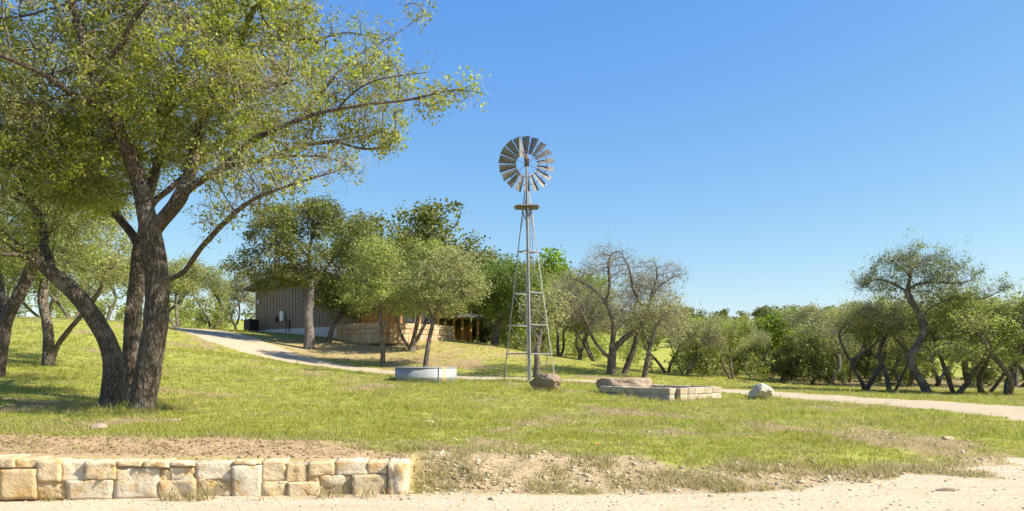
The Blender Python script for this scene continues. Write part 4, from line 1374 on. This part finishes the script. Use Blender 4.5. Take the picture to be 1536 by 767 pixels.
# --- bare-looking grey oaks right of the windmill
KG = dict(step=.22, dinf=3.2, rtip=.0078, jit=.38, leaf_r=.017, twig=3, twig_up=.8, twig_len=.62, twig_w=.0055, flare=.3, bark=M['bark_far'], leafm=M['leaf_grey'])
GG = 'bare grey oaks right of the windmill'
b, L, B = pix_tree((917, 562, 42),
    [[(917, 563, 0), (917, 541, 0), (917, 527, 0), (919, 512, 0), (920, 480, .2), (908, 455, .4), (892, 436, .6), (872, 422, .8), (850, 415, 1)],
     [(917, 541, 0), (899, 522, -.3), (884, 498, -.6), (874, 471, -.8), (862, 455, -.8), (845, 445, -.8)],
     [(918, 527, 0), (935, 510, .3), (954, 494, .6), (968, 477, .8), (974, 450, 1), (988, 428, 1.2), (1006, 416, 1.4), (1020, 410, 1.5)],
     [(908, 455, .4), (915, 425, .0), (912, 395, -.3), (918, 368, -.4)], [(970, 475, .8), (955, 440, .4), (945, 410, .2), (935, 385, .2)], [(974, 448, 1), (985, 410, .8), (980, 390, .8)]],
    [(875, 430, .4, 45, 40, 2.2), (915, 400, .0, 45, 36, 2.2), (975, 420, 1, 45, 34, 2.2), (1010, 415, 1.4, 28, 24, 1.5), (940, 430, .4, 55, 40, 2.2), (860, 465, -.7, 28, 26, 1.6), (930, 475, 0, 55, 30, 2)])
mm = tree_meshes('bare_oak', L, B, 121, nattr=6200, dkill=.22, rbase=.25, taper=.05, gs=1.4, nleaf=1, spread=.16, leaf=.08, gap=.4, shell=2.0, leafdrop=.65, twig_leaf=.3, **KG)
put_tree('bare_oak', 'crooked nearly bare grey oak with three spreading limbs, nearest right of the windmill', mm, b, group=GG)
b, L, B = pix_tree((936, 561, 43),
    [[(936, 562, 0), (944, 540, 0), (952, 520, 0), (957, 497, 0), (968, 478, .2), (985, 465, .4), (1000, 455, .6)], [(957, 497, 0), (950, 470, .8), (958, 440, 1.2)]],
    [(985, 460, .4, 40, 34, 2.0), (960, 440, .8, 34, 34, 2.0), (1010, 480, .6, 30, 24, 1.6)])
mm = tree_meshes('bare_oak_b', L, B, 122, nattr=2400, dkill=.26, rbase=.17, nleaf=2, spread=.18, leaf=.11, gap=.2, shell=2.2, leafdrop=.6, twig_leaf=.4, **KG)
put_tree('bare_oak', 'thin grey oak close behind the crooked bare oak, leaning right', mm, b, group=GG)
b, L, B = pix_tree((966, 568, 40.5),
    [[(966, 569, 0), (970, 545, 0), (975, 520, 0), (980, 500, .2), (990, 480, .3), (1002, 465, .4)], [(975, 520, 0), (965, 495, .4), (960, 478, .7)]],
    [(995, 478, .3, 30, 28, 1.6), (968, 480, .5, 26, 24, 1.5), (1015, 500, .3, 22, 18, 1.2)])
mm = tree_meshes('bare_oak_c', L, B, 123, nattr=2000, dkill=.26, rbase=.14, nleaf=2, spread=.2, leaf=.11, gap=.2, shell=2.2, leafdrop=.4, twig_leaf=.5, **KG)
put_tree('bare_oak', 'pale straight-trunked young oak right of the bare oaks', mm, b, group=GG)
# twin dark stems behind the windmill legs
b, L, B = pix_tree((806, 565, 39.5),
    [[(804, 567, 0), (806, 545, 0), (804, 530, 0), (808, 512, 0), (812, 490, .2), (818, 465, .4)], [(822, 564, .2), (821, 540, .2), (822, 520, .2), (818, 500, .2)], [(808, 512, 0), (798, 490, -.3), (792, 470, -.4)]],
    [(815, 475, .2, 34, 22, 1.5), (800, 460, 0, 26, 20, 1.4), (830, 455, .4, 28, 24, 1.5)])
mm = tree_meshes('twin_oak', L, B, 124, M['bark_far'], M['leaf_grey'], nattr=2600, dkill=.28, rbase=.16, nleaf=4, spread=.2, leaf=.12, gap=.2, shell=2.2, leafdrop=.2, **KW)
put_tree('oak_tree', 'small oak with two dark stems seen between the windmill legs', mm, b)

# --- the tall sparse oak on the right
b, L, B = pix_tree((1393, 592, 34),
    [[(1394, 593, 0), (1384, 575, 0), (1372, 559, 0), (1364, 537, 0), (1378, 517, 0), (1386, 497, 0), (1380, 474, .1), (1366, 453, .2), (1360, 438, .3), (1366, 414, .3), (1364, 395, .3)],
     [(1361, 438, .3), (1373, 426, -.2), (1406, 422, -.6), (1430, 424, -.9), (1455, 420, -1.0)],
     [(1361, 438, .3), (1341, 426, .7), (1314, 418, 1.0), (1290, 430, 1.1)],
     [(1383, 480, .1), (1394, 461, -.4), (1430, 447, -.8), (1470, 446, -1.1), (1508, 430, -1.3)],
     [(1364, 405, .3), (1385, 390, .8), (1405, 380, 1.2)], [(1366, 414, .3), (1345, 395, -.3), (1330, 385, -.6)], [(1390, 588, .1), (1378, 572, .3), (1365, 550, .5), (1356, 520, .6), (1350, 500, .8)]],
    [(1370, 398, .3, 62, 26, 1.8), (1320, 424, .9, 42, 17, 1.4), (1430, 408, -.5, 45, 22, 1.5), (1400, 435, -.3, 45, 14, 1.4), (1470, 440, -1, 30, 12, 1.0), (1508, 431, -1.3, 22, 9, .8), (1348, 485, .8, 26, 20, 1.0), (1342, 386, -.3, 26, 14, .8), (1420, 384, .6, 24, 10, .7), (1365, 376, .3, 20, 12, .7), (1385, 465, 0, 30, 20, 1), (1290, 432, 1.1, 18, 8, .6), (1345, 440, .4, 40, 12, 1.2)])
mm = tree_meshes('tall_oak', L, B, 131, M['bark_far'], M['leaf_blue'], step=.18, nattr=6000, dkill=.19, dinf=2.4, rbase=.185, rtip=.0052, jit=.34, leaf_r=.014, twig=3, twig_len=.65, twig_w=.005, flare=.3, twig_up=.6, twigm=M['twig_dark'],
                 nleaf=13, clump=.4, spread=.09, leaf=.075, gap=.58, gs=1.7, shell=1.6, twig_leaf=.4, leafdrop=.35, dropf=1.8, taper=.2)
put_tree('oak_tree', 'tall twisted oak with a sparse spreading crown rising above the right-hand woods', mm, b)

# ------------------------------------------------------------------ repeated tree kinds
def proto(seed, kind):
    """a tree about 5 m tall, in metres"""
    r = random.Random(seed)
    stems = []
    n = {'scrub': 2, 'olive': 2, 'cedar': 1, 'round': 1}[kind]
    hgt = 5.0
    for k in range(n):
        a = r.uniform(0, 2 * PI); lean = r.uniform(.5, 1.3) if kind in ('scrub', 'olive') else .25
        pts = [(.18 * k * math.cos(a), .18 * k * math.sin(a), -.15)]
        x, y = pts[0][0], pts[0][1]
        for z in (.5, 1.1, 1.7, 2.3, 3.0):
            a += r.uniform(-1.1, 1.1)
            x += math.cos(a) * lean * .36; y += math.sin(a) * lean * .36
            pts.append((x, y, z))
        stems.append(pts)
        if kind != 'cedar':
            q = pts[3]; a2 = a + 2.2 + r.uniform(-.5, .5)
            stems.append([q, (q[0] + .5 * math.cos(a2), q[1] + .5 * math.sin(a2), q[2] + .35), (q[0] + 1.1 * math.cos(a2), q[1] + 1.1 * math.sin(a2), q[2] + .9)])
    B = []
    if kind == 'cedar':
        for z in (1.2, 2.0, 2.8, 3.6, 4.4):
            rr = 1.5 * (1 - ((z - 1.6) / 4) ** 2 * .9)
            for k in range(3):
                a = r.uniform(0, 2 * PI); B.append((.5 * rr * math.cos(a), .5 * rr * math.sin(a), z, rr * .7, rr * .7, .6))
    elif kind == 'round':
        for k in range(8):
            a = r.uniform(0, 2 * PI); d = r.uniform(0, 1.1); B.append((d * math.cos(a), d * math.sin(a), r.uniform(2.2, 3.9), r.uniform(.8, 1.2), r.uniform(.8, 1.2), r.uniform(.7, 1.0)))
    else:
        for k in range(10):
            a = r.uniform(0, 2 * PI); d = r.uniform(.2, 1.9); B.append((d * math.cos(a), d * math.sin(a), r.uniform(2.7, 4.4), r.uniform(.8, 1.3), r.uniform(.8, 1.3), r.uniform(.4, .7)))
        for k in range(2 if kind == 'olive' else 1):
            a = r.uniform(0, 2 * PI); B.append((1.8 * math.cos(a), 1.8 * math.sin(a), r.uniform(1.9, 2.4), .8, .8, .4))
    kw = dict(step=.2, dinf=3, rtip=.0085, jit=.37, leaf_r=.0185, flare=.25, nattr=4300, dkill=.23, gap=.42 if kind in ('scrub', 'olive') else .25, gs=1.0, shell=2.2, rbase=.15 if kind != 'cedar' else .13)
    if kind == 'scrub':
        return tree_meshes('scrub', stems, B, seed, M['bark_grey'], M['leaf_grey'], twig=4, twig_up=.4, twig_len=.5, twig_w=.0065, nleaf=11, clump=.45, spread=.13, leaf=.09, leafdrop=.3, twig_leaf=.4, **kw)
    if kind == 'olive':
        return tree_meshes('olive', stems, B, seed, M['bark_far'], M['leaf_olive'], twig=2, twig_up=.4, twig_len=.42, twig_w=.0065, nleaf=15, clump=.45, spread=.14, leaf=.095, leafdrop=.2, dropf=1.2, twig_leaf=.5, **kw)
    if kind == 'cedar':
        return tree_meshes('evergreen', stems, B, seed, M['bark_far'], M['leaf_cedar'], twig=0, nleaf=14, spread=.16, leaf=.13, leafdrop=.2, dropf=1.2, upb=.2, aspect=.5, **kw)
    return tree_meshes('roundtree', stems, B, seed, M['bark_far'], M['leaf_bright'], twig=0, nleaf=14, spread=.18, leaf=.14, **kw)


SC = [proto(201, 'scrub'), proto(202, 'scrub'), proto(203, 'scrub')]
OL = [proto(211, 'olive'), proto(212, 'olive'), proto(213, 'olive')]
CE = [proto(221, 'cedar'), proto(222, 'cedar')]
RO = [proto(231, 'round')]

GR = 'trees along the edge of the right-hand woods'
GL = 'trees on the rise behind the left lawn'
GH = 'trees standing behind the house'
GM = 'trees behind the windmill'
TREES = [
    (796, 68, CE[1], 8.4, 2.6, 'cedar_tree', GM, 'dark cedar behind the windmill tower, below the bright green tree'),
    # u, Y, proto, height m, rz, name, group, label
    (20, 50, OL[0], 5.2, .3, 'oak_tree', GL, 'olive tree on the rise, seen past the dark trunk at the left edge'),
    (108, 52, OL[1], 5.0, 1.3, 'oak_tree', GL, 'round olive tree on the rise between the two stems of the lawn oak'),
    (160, 55, SC[1], 5.2, 3.3, 'oak_tree', GL, 'grey-green tree on the rise just left of the oak clump'),
    (268, 58, OL[2], 5.4, 2.3, 'oak_tree', GL, 'yellow-green tree at the top of the driveway bend, right of the clump'),
    (318, 63, OL[0], 5.6, 4.0, 'oak_tree', GL, 'pale olive tree beyond the top of the driveway'),
    (352, 70, SC[2], 5.4, 1.0, 'oak_tree', GL, 'bare grey tree showing between the driveway and the left house corner'),
    (230, 66, OL[1], 6.2, 5.0, 'oak_tree', GL, 'far olive tree showing behind the right trunk of the clump'),
    (70, 62, SC[0], 6.0, .8, 'oak_tree', GL, 'far grey-green tree on the rise behind the two-stemmed oak'),
    (618, 74, CE[0], 11.5, .2, 'cedar_tree', GH, 'tall dark cedar whose top shows above the middle of the house roof'),
    (590, 72, CE[1], 10.0, 2.1, 'cedar_tree', GH, 'dark cedar behind the house, left of the tallest cedar top'),
    (675, 78, CE[1], 10.8, 1.0, 'cedar_tree', GH, 'dark cedar behind the house, right above the timber porch'),
    (705, 84, CE[0], 9.8, 4.1, 'cedar_tree', GH, 'dark cedar far right behind the timber porch roof'),
    (648, 76, CE[0], 11.6, 3.0, 'cedar_tree', GH, 'dark cedar behind the house between the tallest cedar and the porch'),
    (566, 70, CE[0], 10.4, 5.2, 'cedar_tree', GH, 'dark cedar behind the house just right of the tall front cedar crown'),
    (700, 86, OL[1], 8.6, 2.2, 'oak_tree', GH, 'olive oak standing behind the timber porch roof'),
    (728, 80, CE[1], 9.6, 5.6, 'cedar_tree', GH, 'dark cedar rising behind the dense dark oak left of the windmill'),
    (545, 72, OL[1], 8.5, 4.0, 'oak_tree', GH, 'olive tree behind the house, right of the tall front cedar'),
    (820, 74, RO[0], 11.4, 0., 'spring_tree', GM, 'bright green tree rising just right of the windmill tower'),
    (866, 78, RO[0], 10.8, 2., 'spring_tree', GM, 'bright green tree behind the bare oaks, right of the first green one'),
    (812, 62, OL[2], 6.0, 1., 'oak_tree', GM, 'olive tree directly behind the windmill tower, between its legs'),
    (838, 56, SC[0], 5.4, 2.4, 'oak_tree', GM, 'tangled grey oak behind the right leg of the windmill'),
    (868, 54, SC[2], 5.3, .5, 'oak_tree', GM, 'grey oak between the windmill and the crooked bare oak'),
    (893, 54, SC[1], 4.6, 4.4, 'oak_tree', GM, 'low grey oak right behind the crooked bare oak'),
    (772, 70, OL[0], 5.8, 3.0, 'oak_tree', GM, 'olive tree on the slope behind the left leg of the windmill'),
    (1000, 48, OL[1], 4.2, .7, 'oak_tree', GR, 'rounded olive oak right of the bare oaks, on the grass slope'),
    (1030, 46, SC[1], 3.9, 2.9, 'oak_tree', GR, 'spreading low oak with dark crooked stems above the stone planter'),
    (1062, 50, OL[0], 3.9, 5.2, 'oak_tree', GR, 'low olive oak at the bottom of the grass slope'),
    (1100, 47, OL[2], 4.0, 1.7, 'oak_tree', GR, 'olive oak at the woods edge left of the white boulder'),
    (1128, 52, SC[0], 3.2, 3.7, 'oak_tree', GR, 'grey-green oak in the woods just left above the white boulder'),
    (1150, 58, RO[0], 6.0, 1., 'spring_tree', GR, 'large bright green tree standing out above the woods'),
    (1196, 66, RO[0], 5.8, 4., 'spring_tree', GR, 'smaller bright green tree top right of the large bright one'),
    (1172, 47, CE[0], 2.9, .9, 'cedar_tree', GR, 'dark cedar in the woods right above the white boulder'),
    (1218, 46, CE[1], 3.8, 2.2, 'cedar_tree', GR, 'dark cedar at the woods edge below the smaller bright tree'),
    (1248, 47, SC[2], 4.6, 3.1, 'oak_tree', GR, 'bare grey oak at the woods edge with wispy top twigs'),
    (1297, 38, SC[0], 4.1, 1.1, 'oak_tree', GR, 'grey oak with pale straight trunk at the woods edge'),
    (1335, 36.5, SC[1], 4.2, 5.6, 'oak_tree', GR, 'grey oak leaning left beside the tall twisted oak'),
    (1270, 50, OL[0], 4.6, .4, 'oak_tree', GR, 'shaded olive oak behind the pale-trunked grey oak'),
    (1360, 45, OL[1], 4.8, 2.0, 'oak_tree', GR, 'olive oak behind the trunk of the tall twisted oak'),
    (1432, 34.5, OL[2], 4.0, 3.5, 'oak_tree', GR, 'olive oak with crooked dark trunk right of the tall twisted oak'),
    (1475, 36, OL[0], 4.3, 1.2, 'oak_tree', GR, 'olive oak with thin crossed stems near the right end of the woods'),
    (1512, 33, OL[1], 4.0, 4.4, 'oak_tree', GR, 'olive oak at the right edge of the woods beside the driveway'),
    (1560, 34, OL[2], 4.4, .2, 'oak_tree', GR, 'olive oak half cut off at the far right woods edge'),
    (1405, 47, SC[2], 4.8, .1, 'oak_tree', GR, 'grey oak behind and right of the tall twisted oak'),
    (1455, 50, RO[0], 5.2, 3., 'spring_tree', GR, 'bright green tree top showing above the olive oaks on the right'),
    (1525, 46, SC[0], 5.2, 2., 'oak_tree', GR, 'grey oak behind the row at the right end of the woods'),
    (1318, 54, CE[0], 4.7, 5., 'cedar_tree', GR, 'dark cedar deep in the woods left of the tall twisted oak'),
]
for (u, Y, ms, h, rz, name, grp, lab) in TREES:
    if u > 1230 and Y < 60: h *= 1.18
    p = on_ground(u, Y, -.05)
    rt = put_tree(name, lab, ms, p, rz, h / 5.0, grp)
    q = random.Random(int(u * 7 + Y))
    rt.rotation_euler = (q.uniform(-.13, .13), q.uniform(-.13, .13), rz)
    if grp == GH: h *= 1.12
    wide = 1.3 if grp == GH else 1.0
    rt.scale = (wide * h / 5 * q.uniform(.88, 1.2), wide * h / 5 * q.uniform(.88, 1.2), h / 5 * q.uniform(.92, 1.1))


# ------------------------------------------------------------------ woods that read as one mass, and the brush below them
def build_woods(name, label, pts, hts, leafm, per, size, seed, bark=None):
    rng = np.random.default_rng(seed)
    Vs = []
    for (x, y), h in zip(pts, hts):
        z = Hs(x, y)
        k = 7
        B = []
        for j in range(k):
            a = rng.uniform(0, 2 * PI); d = rng.uniform(0, .34) * h
            B.append((x + d * math.cos(a), y + d * math.sin(a), z + h * rng.uniform(.42, .85), h * rng.uniform(.14, .24), h * rng.uniform(.14, .24), h * rng.uniform(.10, .18)))
        B.append((x, y, z + h * .3, h * .3, h * .3, h * .25))
        q = blob_points(B, per, rng, 4, .2, 1.2, seed)
        V, _ = leaf_quads(q, rng, 1, .05, size, .6, .5)
        Vs.append(V)
    V = np.concatenate(Vs)
    me = np_mesh(name, V, np.arange(len(V)).reshape(-1, 4), leafm)
    tag(link(name, me), label, 'woods', kind='stuff')


rg = np.random.default_rng(77)


def field(n, u0, u1, y0, y1):
    out = []
    for _ in range(n):
        Y = rg.uniform(y0, y1); u = rg.uniform(u0, u1); out.append(((u - UH) / F * Y, Y))
    return out


pts = field(70, 1020, 1800, 58, 110)
build_woods('woods', 'dense olive woods behind the trees on the right', pts, rg.uniform(4.0, 5.4, len(pts)), M['leaf_olive'], 900, .22, 1)
pts = field(40, 1040, 1800, 50, 75)
build_woods('woods', 'dark evergreen woods in the shade behind the right-hand oaks', pts, rg.uniform(2.8, 3.8, len(pts)), M['leaf_cedar'], 800, .22, 2)
pts = field(300, 620, 1900, 112, 190)
build_woods('woods', 'far wooded ridge on the skyline at the right', pts, rg.uniform(3.6, 5.2, len(pts)), M['leaf_ridge'], 460, .42, 3)
pts = field(70, -250, 900, 82, 110)
build_woods('woods', 'olive woods behind the house and the left rise', pts, rg.uniform(4.5, 7, len(pts)), M['leaf_olive'], 600, .34, 4)
pts = field(110, 1010, 1800, 44, 62)
build_woods('undergrowth', 'dark evergreen brush in the shade between the trunks on the right', pts, rg.uniform(1.1, 2.2, len(pts)), M['leaf_cedar'], 420, .13, 6)
pts = field(60, -300, 375, 60, 76)
build_woods('undergrowth', 'grey-green brush along the top of the left rise', pts, rg.uniform(1.6, 3.2, len(pts)), M['leaf_olive'], 700, .15, 7)
pts = field(30, 745, 960, 60, 74)
build_woods('undergrowth', 'olive brush behind the windmill and the bare oaks', pts, rg.uniform(2.0, 3.6, len(pts)), M['leaf_olive'], 800, .15, 8)
pts = field(22, 960, 1750, 46, 58)
build_woods('undergrowth', 'low brush and scrub under the right-hand woods', pts, rg.uniform(.6, 1.2, len(pts)), M['leaf_grey'], 300, .12, 5)

# small orange wildflower at the edge of the grass
p = on_ground(896, 10.6)
fl = empty('wildflower', p, 0, 'single orange wildflower at the lower edge of the grass', 'flower')
MB().tube((0, 0, -.02), (.01, 0, .13), .004, n=6).build('stem', M['stem'], fl)
m = MB()
for k in range(8):
    a = k * PI / 4; m.prism([(.01, 0, .13), (.01 + .035 * math.cos(a - .3), .035 * math.sin(a - .3), .145), (.01 + .05 * math.cos(a), .05 * math.sin(a), .14), (.01 + .035 * math.cos(a + .3), .035 * math.sin(a + .3), .145)], (0, 0, .004))
m.build('petals', M['petal'], fl)

# ------------------------------------------------------------------ camera, light
cam = bpy.data.cameras.new('camera'); co = link('camera', cam, None, (0, 0, EYE), (PI / 2, 0, 0))
cam.sensor_width = 36; cam.lens = F / 1536 * 36; cam.shift_y = (VH - 383.5) / 1536; cam.clip_end = 6000; cam.clip_start = .05
bpy.context.scene.camera = co

SUN_EL, SUN_D = math.radians(44), Vector((.97, -.23, 0)).normalized()
w = bpy.data.worlds.new('World'); bpy.context.scene.world = w; w.use_nodes = True
nt = w.node_tree; nt.nodes.clear()
sky = nt.nodes.new('ShaderNodeTexSky'); sky.sky_type = 'NISHITA'; sky.sun_disc = False
sky.sun_elevation = SUN_EL; sky.sun_rotation = math.atan2(SUN_D.x, SUN_D.y)
sky.air_density = 1.0; sky.dust_density = .6; sky.ozone_density = 3.0; sky.altitude = 300
bg = nt.nodes.new('ShaderNodeBackground'); bg.inputs[1].default_value = .0835
ow = nt.nodes.new('ShaderNodeOutputWorld')
sp = nt.nodes.new('ShaderNodeSeparateColor'); cb = nt.nodes.new('ShaderNodeCombineColor')
nt.links.new(sky.outputs[0], sp.inputs[0])
for ch, (g, k) in enumerate(((1.2, .53), (.844, .905), (.245, 2.66))):      # clear spring sky: each channel's contrast
    pw = nt.nodes.new('ShaderNodeMath'); pw.operation = 'POWER'; pw.inputs[1].default_value = g
    ml = nt.nodes.new('ShaderNodeMath'); ml.operation = 'MULTIPLY'; ml.inputs[1].default_value = k
    nt.links.new(sp.outputs[ch], pw.inputs[0]); nt.links.new(pw.outputs[0], ml.inputs[0]); nt.links.new(ml.outputs[0], cb.inputs[ch])
nt.links.new(cb.outputs[0], bg.inputs[0]); nt.links.new(bg.outputs[0], ow.inputs[0])
sl = bpy.data.lights.new('sun', 'SUN'); sl.energy = 3.4; sl.angle = math.radians(.53); sl.color = (1, .93, .80)
d = Vector((SUN_D.x * math.cos(SUN_EL), SUN_D.y * math.cos(SUN_EL), math.sin(SUN_EL)))
so = link('sun', sl, None, (20, -10, 40)); so.rotation_euler = d.to_track_quat('Z', 'Y').to_euler()

sc = bpy.context.scene
sc.view_settings.view_transform = 'Standard'; sc.view_settings.look = 'None'; sc.view_settings.gamma = 1; sc.view_settings.exposure = 1.5
sc.cycles.max_bounces = 8; sc.cycles.transparent_max_bounces = 8
